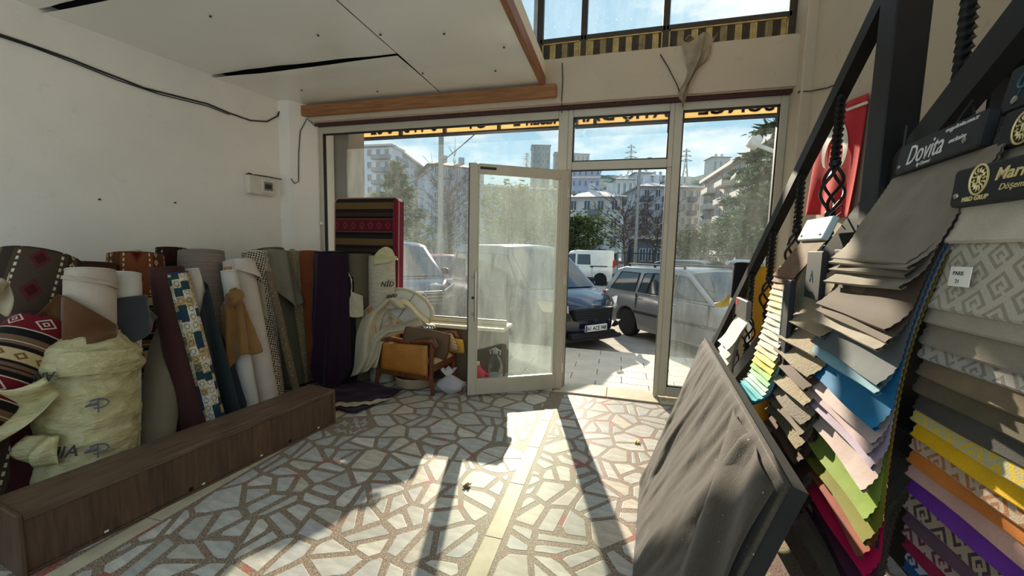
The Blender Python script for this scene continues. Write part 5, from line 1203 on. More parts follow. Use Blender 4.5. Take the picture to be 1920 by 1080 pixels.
MB().grid(lambda u, v: Vector((.145*math.sin(math.pi*min(.97, .12+v*.85))*math.cos(6.283*u)*(1+.16*nz1(math.cos(6.28*u)*2.5, math.sin(6.28*u)*2.5, v*4)), .105*math.sin(math.pi*min(.97, .12+v*.85))*math.sin(6.283*u)*(1+.16*nz1(math.cos(6.28*u)*2.5+5, math.sin(6.28*u)*2.5, v*4)), .004+.19*v)), 36, 18).build('bag_body', mw.m, bg_, smooth=50)
MB().grid(lambda u, v: Vector((-.02+(.02+.05*v)*math.cos(6.283*u)*(1+.4*math.sin(u*31)), -.02+(.02+.04*v)*math.sin(6.283*u), .19+.07*v+.02*math.sin(u*25)*v)), 36, 4).build('tied_neck', mw.m, bg_, smooth=60)
for k, (c_, nm, p) in enumerate(((C(170, 40, 120), 'contents', (.03, -.03, .10)), (C(60, 70, 150), 'contents', (-.05, .0, .08)))): MB().lathe([(.0, -.04), (.035, -.02), (.035, .03), (.0, .045)], 12, Matrix.Translation(p)).build(nm, mat('packet_%d' % k, c_, .5), bg_, smooth=50)
jg = empty('plastic_jug', (-1.40, 3.86, 0), 0, 'translucent pink plastic jug behind the open door', 'jug'); mj = mat('pink_plastic', C(232, 60, 96), .3)
MB().lathe([(.0, .004), (.085, .004), (.10, .02), (.105, .15), (.09, .21), (.045, .25), (.04, .28), (.0, .285)], 24).build('body', mj, jg, smooth=50)
MB().tube([(.09, 0, .20), (.13, 0, .18), (.135, 0, .10), (.10, 0, .07)], .012, 8).build('handle', mj, jg, smooth=60)
MB().lathe([(.032, .28), (.032, .31), (.0, .312)], 16).build('cap', M_CAP, jg, smooth=50)
mbt = NM('clear_bottle_plastic', .08, 0, .5); g = mbt.n('ShaderNodeBsdfGlossy'); g.inputs['Roughness'].default_value = .08; t = mbt.n('ShaderNodeBsdfTransparent'); t.inputs[0].default_value = (.86, .92, .93, 1); lw = mbt.n('ShaderNodeLayerWeight'); lw.inputs[0].default_value = .35; ms = mbt.n('ShaderNodeMixShader'); mbt.t.links.new(lw.outputs['Facing'], ms.inputs[0]); mbt.t.links.new(t.outputs[0], ms.inputs[1]); mbt.t.links.new(g.outputs[0], ms.inputs[2]); mbt.t.links.new(ms.outputs[0], mbt.out.inputs[0])
bt = empty('water_bottle', (-1.22, 3.93, 0), 0, 'large clear plastic water bottle standing behind the door glass', 'bottle')
MB().lathe([(.0, .006), (.07, .004), (.08, .02), (.08, .09), (.074, .10), (.08, .11), (.08, .18), (.074, .19), (.08, .20), (.08, .26), (.06, .34), (.026, .39), (.024, .41)], 26).build('body', mbt.m, bt, smooth=50)
MB().lathe([(.03, .405), (.03, .44), (.0, .442)], 16).build('cap', mat('blue_cap', C(150, 176, 196), .4), bt, smooth=50)
MB().lathe([(.0808, .12), (.0808, .175)], 26).build('label', mat('grey_label', C(180, 184, 186), .5), bt, smooth=50)
MB().tube([(.05, 0, .39), (.06, .0, .43), (.0, .0, .46), (-.06, 0, .43), (-.05, 0, .39)], .005, 6).build('carry_handle', M_CAP, bt, smooth=60)
pc = MB().grid(lambda u, v: Vector((-2.98+.78*u+.10*v, 2.98+.62*v+.05*math.sin(u*5), .006+.014*(1+nz1(u*5, v*5))+.06*max(0, v-.75))), 30, 24).build('floor_cloth', PUR, None, smooth=70, solid=.004); tag(pc, 'deep purple cloth spread on the floor beyond the bench', 'cloth')
o = MB().grid(lambda u, v: Vector((-2.50+.40*u, 2.98+.10*v+.26*u*u, .008+.02*(1+nz1(u*7, v*3, 4)))), 26, 8).build('floor_cloth', CRM, None, smooth=70, solid=.004); tag(o, 'cream cloth edge trailing on the floor beside the purple cloth', 'cloth')
# knee-high wooden stand seen through the door glass
# scraps on the floor
for (px, py, lb, c_) in ((1193, 830, 'small yellow and white paper scrap on the sunlit floor', C(220, 200, 120)), (874, 912, 'small brown scrap on the floor by the marble strip', C(120, 96, 50)), (1243, 752, 'small brown leaf at the foot of the right door jamb', C(110, 70, 36))):
    c = atz(px, py, .0); o = MB().grid(lambda u, v: c+Vector((.035*(u-.5)+.01*v, .05*(v-.5), .006+.015*(math.sin(u*5)*math.sin(v*4))**2)), 6, 6).build('floor_scrap', mat('scrap_'+lb[6:12].strip(), c_, .8), None, smooth=60, solid=.001); tag(o, lb, 'scrap')
# ================================================================== RIGHT SIDE: STAIR RAILING
RX = .9
def zA(y): return .72+(3.9-y)*.835
def zB(y): return 1.80+(1.63-y)*.74
rl = empty('stair_railing', (RX, 4.0, 0), 0, 'black wrought iron stair railing with twisted balusters on the right', 'railing')
O = Vector(rl.location)
def sbar(nm, z, y0, y1, h, w_):
    c = math.sqrt(1+.8*.8)*h/2
    MB().prism([(-w_/2, y0-O.y, z(y0)-c), (-w_/2, y1-O.y, z(y1)-c), (-w_/2, y1-O.y, z(y1)+c), (-w_/2, y0-O.y, z(y0)+c)], (w_, 0, 0)).build(nm, M_BLK, rl)
sbar('handrail', zA, 4.0, -1.6, .062, .05); sbar('stringer', zB, 3.98, -1.6, .085, .05)
MB().bbox((-.05, 1.72-O.y-.05, 0), (.05, 1.72-O.y+.05, 5.3), .004).build('post', M_BLK, rl)
MB().bbox((-.03, 3.99-O.y-.03, 0), (.03, 3.99-O.y+.03, zA(3.99)), .004).build('post', M_BLK, rl)
def twist(mb, x, y, z0, z1, r, turns):
    n = max(6, int(abs(z1-z0)/.012)); vs = []; fs = []
    for k in range(n+1):
        z = z0+(z1-z0)*k/n; a = turns*2*math.pi*k/n
        for i in range(8):
            t = a+i*math.pi/4; rr = r*(1.25 if i % 2 == 0 else .85); vs.append((x+rr*math.cos(t), y+rr*math.sin(t), z))
    for k in range(n):
        for i in range(8): fs.append((k*8+i, k*8+(i+1) % 8, (k+1)*8+(i+1) % 8, (k+1)*8+i))
    mb.add(vs, fs)
for y in (1.14, 1.44, 2.09, 2.42, 2.75, 3.08, 3.40, 3.72):
    a, b = zB(y)+.03, zA(y)-.03; yy = y-O.y; zc = b-.40; m = MB()
    twist(m, 0, yy, zc+.11, b, .017, (b-zc-.11)/.10); bl = m.build('baluster', M_BLK, rl, smooth=50)
    if zc-.11 > a+.02: m = MB(); twist(m, 0, yy, a, zc-.11, .017, max(.2, (zc-.11-a)/.10)); m.build('lower_bar', M_BLK, bl, smooth=50)
    for q in (zc+.11, zc-.11): MB().lathe([(.02, -.012), (.024, 0), (.02, .012)], 10, Matrix.Translation((0, yy, q))).build('collar', M_BLK, bl, smooth=50)
    m = MB()
    for k in range(4):
        m.tube([Vector((.045*math.sin(math.pi*t/16)*math.cos(k*1.5708+t*.21), yy+.045*math.sin(math.pi*t/16)*math.sin(k*1.5708+t*.21), zc-.11+.22*t/16)) for t in range(17)], .007, 6)
    m.build('basket', M_BLK, bl, smooth=50)

# treads behind the railing; dark boards and closed risers added to darken behind the books
stc = empty('staircase', (1.2, 3.9, 0), 0, 'dark narrow staircase rising behind the railing along the right wall', 'staircase')
M_TRD = mat('dark_stair_board', C(40, 33, 28), .7, 0, .2, 6)
for i in range(17):
    z = .185*(i+1); y = 3.95-.25*i-3.9; MB().bbox((-.23, y-.27, z-.035), (.285, y+.01, z), .004).build('tread', M_TRD, stc)
    MB().box((-.23, y-.012, max(0, z-.185)), (.285, y, z-.03)).build('riser', M_TRD, stc)
# ------------------------------------------------------------------ swatch books
def velvet(nm, c, k=.2):
    m = NM(nm, .75, 0, .25, .55); m.b.inputs['Sheen Tint'].default_value = sc3(c, 1.6); co = m.coord(); f = m.noise(co, 12, 4); g = m.noise(co, 420, 2)
    m.color(m.mix(.3, m.ramp(f, [(.3, sc3(c, 1-k)), (.7, sc3(c, 1+k))]), m.ramp(g, [(.3, sc3(c, .6)), (.7, sc3(c, 1.35))]))); m.bump(m.math('ADD', g, f), .25, .003); return m.m
def geo(nm, a, b, p=.075):
    """raised geometric key pattern"""
    m = NM(nm, .8, 0, .25, .35); u, v, _ = m.xyz(m.coord('UV')); s, t = m.math('ADD', u, v), m.math('SUBTRACT', u, v)
    row = m.math('FLOOR', m.math('DIVIDE', s, p)); fs = m.frac(s, p); ft = m.frac(m.math('ADD', t, m.math('MULTIPLY', row, p*.5)), p)
    d = m.math('MAXIMUM', m.math('ABSOLUTE', m.math('SUBTRACT', fs, .5)), m.math('ABSOLUTE', m.math('SUBTRACT', ft, .5)))
    k = m.math('GREATER_THAN', m.math('FRACT', m.math('MULTIPLY', d, 4.0)), .5); k = m.math('MAXIMUM', k, m.math('MULTIPLY', m.band(ft, .44, .56), m.math('GREATER_THAN', fs, .5)))
    g = m.noise(m.coord(), 380, 2); c = m.mix(k, a, b); m.color(m.mix(.3, c, m.mix(1, c, m.ramp(g, [(.3, (.5, .5, .5, 1)), (.7, (1.3, 1.3, 1.3, 1))]), 'MULTIPLY'))); m.bump(m.math('ADD', k, m.math('MULTIPLY', g, .4)), .5, .004); return m.m
def floral(nm, a, b, c2):
    m = NM(nm, .85, 0, .25, .3); co = m.coord('UV'); vo = m.n('ShaderNodeTexVoronoi'); m.put(vo.inputs['Vector'], m.mapping(co, (22, 22, 22))); w_ = m.noise(m.mapping(co, (30, 30, 1)), 1, 5, .6)
    d = m.math('ADD', vo.outputs['Distance'], m.math('MULTIPLY', m.math('SUBTRACT', w_, .5), .9)); c = m.ramp(d, [(0, c2), (.22, b), (.36, a), (.5, sc3(a, 1.1)), (.62, b), (.7, a)]); m.color(c); m.bump(d, .4, .004); return m.m
M_HEAD = mat('black_header_card', C(20, 24, 27), .6, 0, .1, 6); M_WLET = mat('white_lettering', C(226, 226, 222), .5); M_GLET = mat('gold_lettering', C(226, 204, 140), .35, .3); M_BLET = mat('blue_foil', C(58, 104, 124), .35, .5); M_RIV = mat('steel_rivet', C(170, 164, 150), .35, .9)
class Book: pass
VM = {}
def vcol(c):
    if c not in VM: VM[c] = velvet('velvet_%d_%d_%d' % c, C(c))
    return VM[c]
def book(label, PL, PR, z0, hh, path, pages, th=.0022, wide=1.0, jit=.012, flare=.02, zig=.0026, header=None, ht=.022, hook=True, lean=0.0, seed=1, shift=0.0, group='hanging fabric sample books', curl=.03, cshift=0.0):
    rr = random.Random(seed); PL, PR = Vector((*PL, 0)), Vector((*PR, 0)); u = (PR-PL); W = u.length; u.normalize(); n = Vector((u.y, -u.x, 0))
    if n.x > 0: n = -n
    v = Vector((0, 0, 1)); c = (PL+PR)/2; b = Book(); b.u, b.n, b.W = u, n, W
    root = empty('swatch_book', (c.x, c.y, z0), 0, label, 'swatch book', group); b.root = root
    b.M = frame((0, 0, 0), u, (v*math.cos(lean)-n*math.sin(lean)), (n*math.cos(lean)+v*math.sin(lean)))
    MB().bbox((-W/2, 0, -ht*.2), (W/2, hh, ht), .004, b.M).build('header_card', header or M_HEAD, root)
    b.ht = ht; b.hh = hh
    # arc-length table of the hanging path (n, z)
    pts = [Vector((0, z0, 0))]+[Vector((a, z, 0)) for a, z in path]; fine = []
    for i in range(len(pts)-1):
        p_1, p0, p1, p2 = pts[max(0, i-1)], pts[i], pts[i+1], pts[min(len(pts)-1, i+2)]
        for t in range(10):
            q = t/10; fine.append(.5*((2*p0)+(p1-p_1)*q+(2*p_1-5*p0+4*p1-p2)*q*q+(3*p0-p_1-3*p1+p2)*q**3))
    fine.append(pts[-1]); S = [0]
    for i in range(1, len(fine)): S.append(S[-1]+(fine[i]-fine[i-1]).length)
    def at(s):
        s = max(0, min(S[-1], s))
        for i in range(1, len(S)):
            if S[i] >= s: f = (s-S[i-1])/max(1e-6, S[i]-S[i-1]); p = fine[i-1].lerp(fine[i], f); d = (fine[i]-fine[i-1]).normalized(); return p, Vector((d.y*-1, d.x, 0)) if False else (p, Vector((-d.y, d.x, 0)))
        return fine[-1], (fine[-1], Vector((1, 0, 0)))
    N = len(pages); tot = S[-1]
    for k, (m, f) in enumerate(pages):
        ln = tot*f; rot = rr.uniform(-jit, jit); sx = rr.uniform(-jit, jit)*.5; fl = flare*rr.uniform(.92, 1.08); ph = rr.uniform(0, 6); off = (N-k)*th
        rows = max(8, int(ln/.008)); cols = 10; Wk = W*wide*rr.uniform(.985, 1.01)
        vs = []; uv = []; fs = []
        for j in range(rows+1):
            s = ln*j/rows; p, (q_, nr) = at(s)
            if nr.x < 0: nr = -nr
            e = max(0, 1-(ln-s)/.07)**2
            for i in range(cols+1):
                t = i/cols-.5; z_ = zig*(1 if j % 2 else -1)*(1 if i in (0, cols) else 0)*(1 if i == cols else -1)
                lat = t*Wk+cshift*min(1, s/.2)+z_+sx*j/rows+shift*(s/tot); o_ = off*min(1, s/.16)+.004+fl*e*(1+.10*math.sin(t*5+ph))+.0016*math.sin(t*7+ph)*(s/ln)
                a, z = p.x+nr.x*o_, p.y+nr.y*o_
                z += t*Wk*rot*1.3*(j/rows)
                vs.append(Vector((u.x*lat+n.x*a, u.y*lat+n.y*a, z-z0))); uv.append((lat+k*.13, s+k*.07))
        for j in range(rows):
            for i in range(cols): g = j*(cols+1)+i; fs.append((g, g+1, g+cols+2, g+cols+1))
        # rolled lower lip
        base = rows*(cols+1); k0 = len(vs)
        p, (q_, nr) = at(ln)
        for i in range(cols+1):
            w_ = vs[base+i]; vs.append(w_+Vector((-n.x*.006, -n.y*.006, -.006))); uv.append(uv[base+i])
        for i in range(cols+1):
            w_ = vs[base+i]; vs.append(w_+Vector((-n.x*.016, -n.y*.016, .002))); uv.append(uv[base+i])
        for q in (0, 1):
            for i in range(cols):
                a0 = base+i if q == 0 else k0+i; b0 = k0+i+q*(cols+1); fs.append((a0, a0+1, b0+1, b0))
        MB().add(vs, fs, uv).build('swatch', m, root, smooth=60)
    if hook:
        hk = MB(); hk.tube([b.M @ Vector((W*.02, hh-.01, .0)), b.M @ Vector((W*.05, hh+.035, -.01)), b.M @ Vector((W*.0, hh+.075, -.03)), b.M @ Vector((-W*.06, hh+.05, -.05)), b.M @ Vector((-W*.04, hh-.005, -.02))], .003, 6); hk.build('hanger_wire', M_BLK, root, smooth=60)
    return b
def btext(b, t, x, y, size, m, shear=.2, bold=0.0, sx=1.0, nm='lettering'):
    return text(nm, t, size, m, b.root, b.M @ Matrix.Translation((x-b.W/2, y, b.ht+.0008)), .0006, 'LEFT', shear, sx, bold)
def rivet(b, x, y, r=.006):
    MB().lathe([(r, 0), (r, .002), (r*.6, .004), (0, .0045)], 12, b.M @ Matrix.Translation((x-b.W/2, y, b.ht))).build('rivet', M_RIV, b.root, smooth=50)
TAU = (128, 118, 104); 
F = [floral('floral_beige', C(150, 136, 106), C(140, 120, 88), C(120, 70, 60)), floral('floral_olive', C(140, 128, 98), C(112, 100, 70), C(96, 60, 52)), floral('floral_rose', C(120, 96, 84), C(84, 62, 52), C(140, 60, 70)), floral('floral_grey', C(122, 114, 96), C(92, 82, 68), C(130, 80, 80))]
DBRN = vcol((72, 52, 40)); BRN2 = vcol((96, 72, 56))
# --- large book with the white script name
dz = 1.75
def fr_(zs, z0, z1): return [(z0-z)/(z0-z1) for z in zs]
dcol = [TAU, TAU, (108, 98, 86), TAU, (76, 62, 52), (96, 82, 70), (150, 140, 124), (84, 88, 90), (120, 158, 172), (28, 108, 150), (176, 158, 152), (172, 150, 150), (160, 146, 160), (182, 164, 156), (124, 146, 62), (112, 112, 36), (142, 78, 58), (206, 24, 84), (84, 40, 66), (52, 34, 48)]
dzs = [1.545, 1.53, 1.51, 1.475, 1.385, 1.36, 1.33, 1.255, 1.225, 1.145, 1.105, 1.075, 1.045, .975, .90, .845, .80, .74, .685, .64]
b = book('taupe to pink velvet swatch book with a white script name on its header', (.82, 1.49), (.78, 1.14), dz, .084, [(.035, 1.62), (.085, 1.48), (.125, 1.25), (.135, .95), (.125, .62)], [(vcol(c), f) for c, f in zip(dcol, fr_(dzs, dz+.10, .62))], th=.0018, wide=1.30, jit=.03, flare=.032, lean=.12, seed=4, cshift=.035)
btext(b, 'Dovita', .055, .018, .076, M_WLET, .2, .0, .80); btext(b, '®', .232, .062, .016, M_WLET); btext(b, 'exclusive', .240, .034, .017, M_WLET, .3); btext(b, 'by Cizmeci', .115, .004, .014, M_WLET, .3); btext(b, 'www.dovita.com.tr', .215, .067, .015, M_WLET, .2)
rivet(b, .022, .020); rivet(b, b.W-.05, .026, .007)
# --- book with the gold lion emblem
mz = 1.61; g = lambda n_, a, b_: geo(n_, C(a), C(b_))
mp = [(vcol((186, 176, 156)), 1.54), (g('key_beige', (150, 140, 120), (184, 176, 158)), 1.40), (vcol((160, 150, 134)), 1.365), (vcol((138, 128, 112)), 1.315), (g('key_grey', (120, 114, 104), (158, 152, 142)), 1.285), (vcol((112, 98, 76)), 1.245), (vcol((92, 82, 64)), 1.205), (vcol((70, 66, 60)), 1.165), (g('key_yellow', (206, 170, 30), (176, 166, 120)), 1.135), (vcol((214, 166, 24)), 1.10), (g('key_brown', (150, 96, 56), (172, 150, 126)), 1.07), (vcol((182, 108, 44)), 1.04), (vcol((186, 146, 132)), 1.005), (vcol((96, 44, 132)), .965), (g('key_plum', (52, 36, 44), (146, 128, 104)), .925), (vcol((84, 62, 74)), .89), (g('key_wine', (84, 34, 46), (150, 128, 120)), .86), (vcol((126, 26, 56)), .83), (g('key_navy', (26, 44, 76), (150, 160, 166)), .80), (vcol((36, 70, 110)), .77), (g('key_black', (32, 34, 40), (140, 140, 136)), .72), (vcol((50, 44, 44)), .66), (vcol((70, 50, 40)), .60)]
b = book('cream to purple swatch book with gold lion emblem and key patterns, nearest the camera', (.70, 1.075), (.69, .73), mz, .078, [(.0, 1.54), (.0, 1.38), (.004, 1.15), (.0, .90), (-.015, .58)], [(m, f) for (m, z), f in zip(mp, fr_([z for _, z in mp], mz, .58))], th=.0010, wide=1.05, jit=.005, flare=.015, lean=.06, seed=9)
def lion(b, x, y, rx, ry):
    M = b.M @ Matrix.Translation((x-b.W/2, y, b.ht+.0006)); e = MB()
    e.tube([M @ Vector((rx*math.cos(t*.1745), ry*math.sin(t*.1745), 0)) for t in range(36)], .0022, 5, closed=True); em = e.build('lion_emblem', M_GLET, b.root)
    f = MB()
    for k in range(14):
        a = k*.4488; f.tube([M @ Vector((rx*.48*math.cos(a), ry*.45*math.sin(a)+.001, 0)), M @ Vector((rx*.70*math.cos(a+.2), ry*.68*math.sin(a+.2), 0)), M @ Vector((rx*.84*math.cos(a+.05), ry*.82*math.sin(a+.05), 0))], [.0022, .0016, .0006], 4)
    for s in (-1, 1): f.tube([M @ Vector((s*rx*.10, ry*.30, 0)), M @ Vector((s*rx*.32, ry*.22, 0)), M @ Vector((s*rx*.16, ry*.10, 0))], .0013, 4); f.tube([M @ Vector((s*rx*.08, ry*.25, 0)), M @ Vector((s*rx*.12, -ry*.12, 0)), M @ Vector((s*rx*.25, -ry*.34, 0)), M @ Vector((0, -ry*.42, 0))], .0013, 4)
    f.tube([M @ Vector((-rx*.14, -ry*.10, 0)), M @ Vector((rx*.14, -ry*.10, 0)), M @ Vector((0, -ry*.22, 0))], .0018, 4, closed=True); f.build('lion_face', M_GLET, em)
lion(b, .068, .048, .021, .029); btext(b, 'M&D GRUP', .035, .008, .0125, M_GLET, .1, .0004); btext(b, 'Markam', .105, .040, .032, M_GLET, .25, .0006); btext(b, 'Döşemelik &', .118, .020, .0165, M_GLET, .25); rivet(b, .018, .022)
MB().bbox((-.115, -.165, .030), (-.062, -.125, .0315), .0004, b.M).build('price_sticker', M_CAP, b.root); text('sticker_print', 'PARIS', .011, M_PTX, b.root, b.M @ Matrix.Translation((-.106, -.142, .0318)), .0003); text('sticker_print', '21', .011, M_PTX, b.root, b.M @ Matrix.Translation((-.097, -.158, .0318)), .0003)
b = book('black header with a gold lion emblem half hidden behind the front lion book', (.79, 1.11), (.77, .80), 1.735, .075, [(.03, 1.62), (.03, 1.30)], [(vcol((150, 140, 124)), .6), (vcol((120, 110, 96)), .8), (vcol((140, 128, 110)), 1)], lean=.1, seed=12)
lion(b, .060, .030, .024, .032)
b = book('black header with a blue foil letter logo at the top right', (.865, 1.225), (.84, .90), 1.835, .105, [(.03, 1.70), (.03, 1.45)], [(vcol((110, 100, 90)), .7), (vcol((90, 82, 74)), 1)], lean=.15, seed=13)
lg = MB(); M = b.M @ Matrix.Translation((.070-b.W/2, .070, b.ht+.0006)); lg.tube([M @ Vector((-.028, -.045, 0)), M @ Vector((-.002, .026, 0)), M @ Vector((.030, -.012, 0)), M @ Vector((.018, -.010, 0)), M @ Vector((.0, .012, 0))], [.001, .004, .004, .003, .001], 5); lg.build('letter_logo', M_BLET, b.root)
lg = MB(); lg.tube([M @ (Matrix.Rotation(.45, 4, 'Z') @ Vector((.034*math.cos(t*.2856), .020*math.sin(t*.2856), 0))) for t in range(22)], .0035, 5, closed=True); lg.build('oval_swoosh', mat('teal_foil', C(52, 96, 100), .35, .4), b.root)
btext(b, 'N', .118, .066, .022, M_WLET, 0); rivet(b, .040, .024, .009)
# --- floral book between the white book and the script book
fp = [(F[0], .28), (F[0], .36), (F[1], .43), (DBRN, .48), (F[0], .54), (F[3], .60), (vcol((104, 92, 74)), .64), (F[1], .70), (BRN2, .76), (DBRN, .82), (F[2], .88), (DBRN, .94), (F[2], 1.0)]
b = book('beige and brown floral swatch book tucked behind the script name book', (.82, 1.80), (.80, 1.44), 1.46, .07, [(.05, 1.38), (.10, 1.20), (.14, .95), (.13, .60)], fp, th=.003, jit=.02, flare=.04, seed=21)
b = book('grey and rose floral swatch book hanging lowest under the script name book', (.80, 2.0), (.78, 1.2), .98, .06, [(.02, .90), (.05, .75), (.07, .16)], [(F[3], .34), (vcol((140, 130, 112)), .42), (F[3], .50), (vcol((126, 116, 100)), .60), (F[2], .72), (F[1], .84), (F[2], 1.0)], th=.003, jit=.02, flare=.035, seed=22)
MB().tube([Vector((.05, -.02, .05)), Vector((.06, -.03, .5)), Vector((.07, -.03, .94))], .004, 6).build('hanging_strap', M_BLK, b.root)
# --- slim books by the window
cw_ = [(112, 84, 64), (100, 76, 58), (168, 140, 112), (206, 190, 160), (214, 198, 152), (210, 194, 148), (206, 192, 156), (200, 190, 170), (196, 188, 172), (190, 184, 172), (186, 180, 170), (192, 186, 176), (196, 188, 170), (200, 186, 150), (206, 190, 120), (196, 180, 76), (150, 186, 110), (150, 196, 150), (170, 204, 190), (176, 200, 196), (120, 190, 196), (70, 170, 180), (60, 150, 186), (40, 110, 180), (110, 150, 206)]
b = book('slim swatch book running from brown through cream to turquoise over the dark board', (.80, 2.09), (.80, 1.86), 1.565, .10, [(.05, 1.43), (.10, 1.22), (.155, 1.05), (.19, .95), (.25, .905), (.335, .89)], [(vcol(c), .22+.78*k/(len(cw_)-1)) for k, c in enumerate(cw_)], th=.0016, wide=1.0, jit=.006, flare=.014, zig=.002, header=mat('pale_blue_gloss_header', C(196, 210, 206), .2), lean=.35, seed=30, shift=.16)
rivet(b, .03, .02, .005); rivet(b, b.W-.03, .02, .005)
b2_ = MB().box((-.02, 0, 0), (.02, .02, .02))
wc = [(214, 208, 194), (206, 200, 186), (220, 214, 198), (204, 196, 180), (216, 208, 188), (206, 198, 184), (196, 184, 168), (206, 190, 170), (186, 170, 150)]
b = book('small off white swatch book with a grey and red header by the window', (.80, 2.96), (.79, 2.68), 1.10, .12, [(.03, 1.0), (.055, .85), (.07, .50)], [(vcol(c), .34+.66*k/(len(wc)-1)) for k, c in enumerate(wc)], th=.003, jit=.01, flare=.03, header=mat('grey_glossy_header', C(128, 124, 118), .25), seed=31)
MB().box((-b.W/2+.005, .07, b.ht), (-b.W/2+.06, .115, b.ht+.002), b.M).build('red_label', mat('red_label', C(206, 70, 50), .5), b.root)
# black cards between the books; the widest is added to darken a gap
for (PL, PR, z, hh, lb, lg_) in (((.70, 1.72), (.68, 1.56), 1.35, .17, 'black sample card with a small blue logo beside the floral book', True), ((.66, 1.80), (.65, 1.71), .95, .46, 'tall narrow black sample card beside the slim swatch book', False), ((.84, 1.54), (.83, 1.10), .62, 1.06, 'wide black filler sheet added to darken the gap beside the script name book', None)):
    PLv, PRv = Vector((*PL, 0)), Vector((*PR, 0)); u = (PRv-PLv).normalized(); n = Vector((u.y, -u.x, 0)); n = -n if n.x > 0 else n; W = (PRv-PLv).length
    r = empty('sample_card', ((PL[0]+PR[0])/2, (PL[1]+PR[1])/2, z), 0, lb, 'sample card', 'black sample cards'); M = frame((0, 0, 0), u, (0, 0, 1), n)
    MB().bbox((-W/2, 0, .0), (W/2, hh, .018), .003, M).build('card', M_HEAD, r)
    if lg_: text('lettering', 'A', .06, M_BLET, r, M @ Matrix.Translation((-.03, hh*.35, .019)), .0006)
    elif lg_ is False: MB().tube([M @ Vector((-W/2+.006+.003*(k % 2), k*.012+.02, .02)) for k in range(34)], .0016, 4).build('zigzag_stitch', M_WLET, r)

# ------------------------------------------------------------------ dark cloth covered board
bd = NM('faded_black_canvas', .85, 0, .3, .2); co = bd.coord(); f = bd.noise(bd.mapping(co, (2.2, 2.2, 1.2), (0, .5, .4)), 3, 6, .65); g_ = bd.noise(co, 200, 2); sp = bd.noise(co, 60, 2)
c = bd.ramp(f, [(.3, C(50, 43, 34)), (.6, C(74, 65, 51)), (.75, C(104, 92, 73))]); bd.color(bd.mix(bd.math('GREATER_THAN', sp, .745), bd.mix(.3, c, bd.ramp(g_, [(.3, C(40, 36, 32)), (.7, C(96, 88, 76))])), C(170, 160, 140))); bd.bump(bd.math('ADD', f, bd.math('MULTIPLY', g_, .3)), .4, .01)
B00, B10, B11, B01 = Vector((.20, 2.58, .005)), Vector((.06, .98, .005)), Vector((.385, .98, .99)), Vector((.52, 2.58, .99))
pn = empty('covered_board', (B00+B10)/2, 0, 'large board covered in wrinkled faded black cloth leaning below the swatch books', 'board'); O = Vector(pn.location)
nrm = (B10-B00).cross(B01-B00).normalized()
if nrm.x > 0: nrm = -nrm
def bs(a, b, d):
    p = (B00*(1-a)+B10*a)*(1-b)+(B01*(1-a)+B11*a)*b
    return p-O+nrm*d
def wr_(a, b):
    x, y = a*1.6, b
    d = 0
    for (k, amp, ph, an) in ((22, .0045, 0, -.55), (37, .003, 1.3, -.4), (14, .005, 2.2, -.7), (60, .0014, .5, -.6)):
        q = x*math.cos(an)+y*math.sin(an)+.06*nz1(x*2.2+ph, y*2.2); d += amp*max(-.2, math.sin(q*k+ph))*(.5+.9*abs(nz1(x*1.3+ph*3, y*1.7, ph)))
    e = min(a, 1-a, b, 1-b); return d*min(1, e/.04)
MB().grid(lambda a, b: bs(a, b, wr_(a, b)*2.6-(.0 if min(a, 1-a, b, 1-b) > .001 else .006)), 150, 110).build('cloth_cover', bd.m, pn, smooth=70)
ed = MB(); rim = [(t/12, 0) for t in range(12)]+[(1, t/12) for t in range(12)]+[(1-t/12, 1) for t in range(12)]+[(0, 1-t/12) for t in range(12)]; nn = len(rim)
ed.add([bs(a, b, -.005+.004*nz1(k*.9)) for k, (a, b) in enumerate(rim)]+[bs(a, b, -.05) for a, b in rim], [(k, (k+1) % nn, nn+(k+1) % nn, nn+k) for k in range(nn)]+[tuple(range(nn, 2*nn))])
ed.build('board_edge', mat('shaded_canvas_edge', C(34, 31, 28), .9, 0, .2, 9), pn)  # darker than the cover: shade of the near side put into the colour
MB().tube([bs(a, b, -.006) for a, b in rim], .007, 6, closed=True).build('seam_piping', bd.m, pn, smooth=60)
fl_ = MB().grid(lambda a, b: bs(1-.30*a*(1-b*.6)+.012*b, .98-.92*b*(.55+.45*a), .012+.03*math.sin(a*3.1)*b+.01*math.sin(a*9+b*5)), 16, 24); fl_.build('loose_fold', bd.m, pn, smooth=70, solid=.003)

# ------------------------------------------------------------------ rolls by the right window
G_R = 'rolls by the right window'
ra = roll('black roll in pale film standing behind the stair railing', (1391, 494), (1375, 700), 1.04, 1.0, 30, cloth('black_velvet', C(24, 26, 28)), group=G_R)
wrap(ra, 'pale_film', cloth('pale_grey_film', C(178, 170, 154)), -179, 179, LN(.31, .31), LN(1.25, 1.25), .004, .004, 3)
rb = roll('mustard yellow roll behind the stair railing', (1434, 503), (1424, 700), 1.16, 1.12, 34, cloth('mustard_velvet', C(196, 142, 40)), group=G_R)
rc_ = roll('white roll nearest the right pier behind the railing', (1478, 500), (1468, 700), 1.20, 1.16, 30, WH_, group=G_R)
o = MB().grid(lambda u, v: aty(1339+42*u+3*v, 568-24*u+24*v*(.3+.7*u)+4*math.sin(u*5), 4.02-.10*u-.03*math.sin(u*4+v*3)), 12, 10).build('paper_scrap', mat('pale_yellow_paper', C(226, 206, 120), .7), None, smooth=60, solid=.001); tag(o, 'torn pale yellow paper caught on top of the black roll at the window', 'paper')
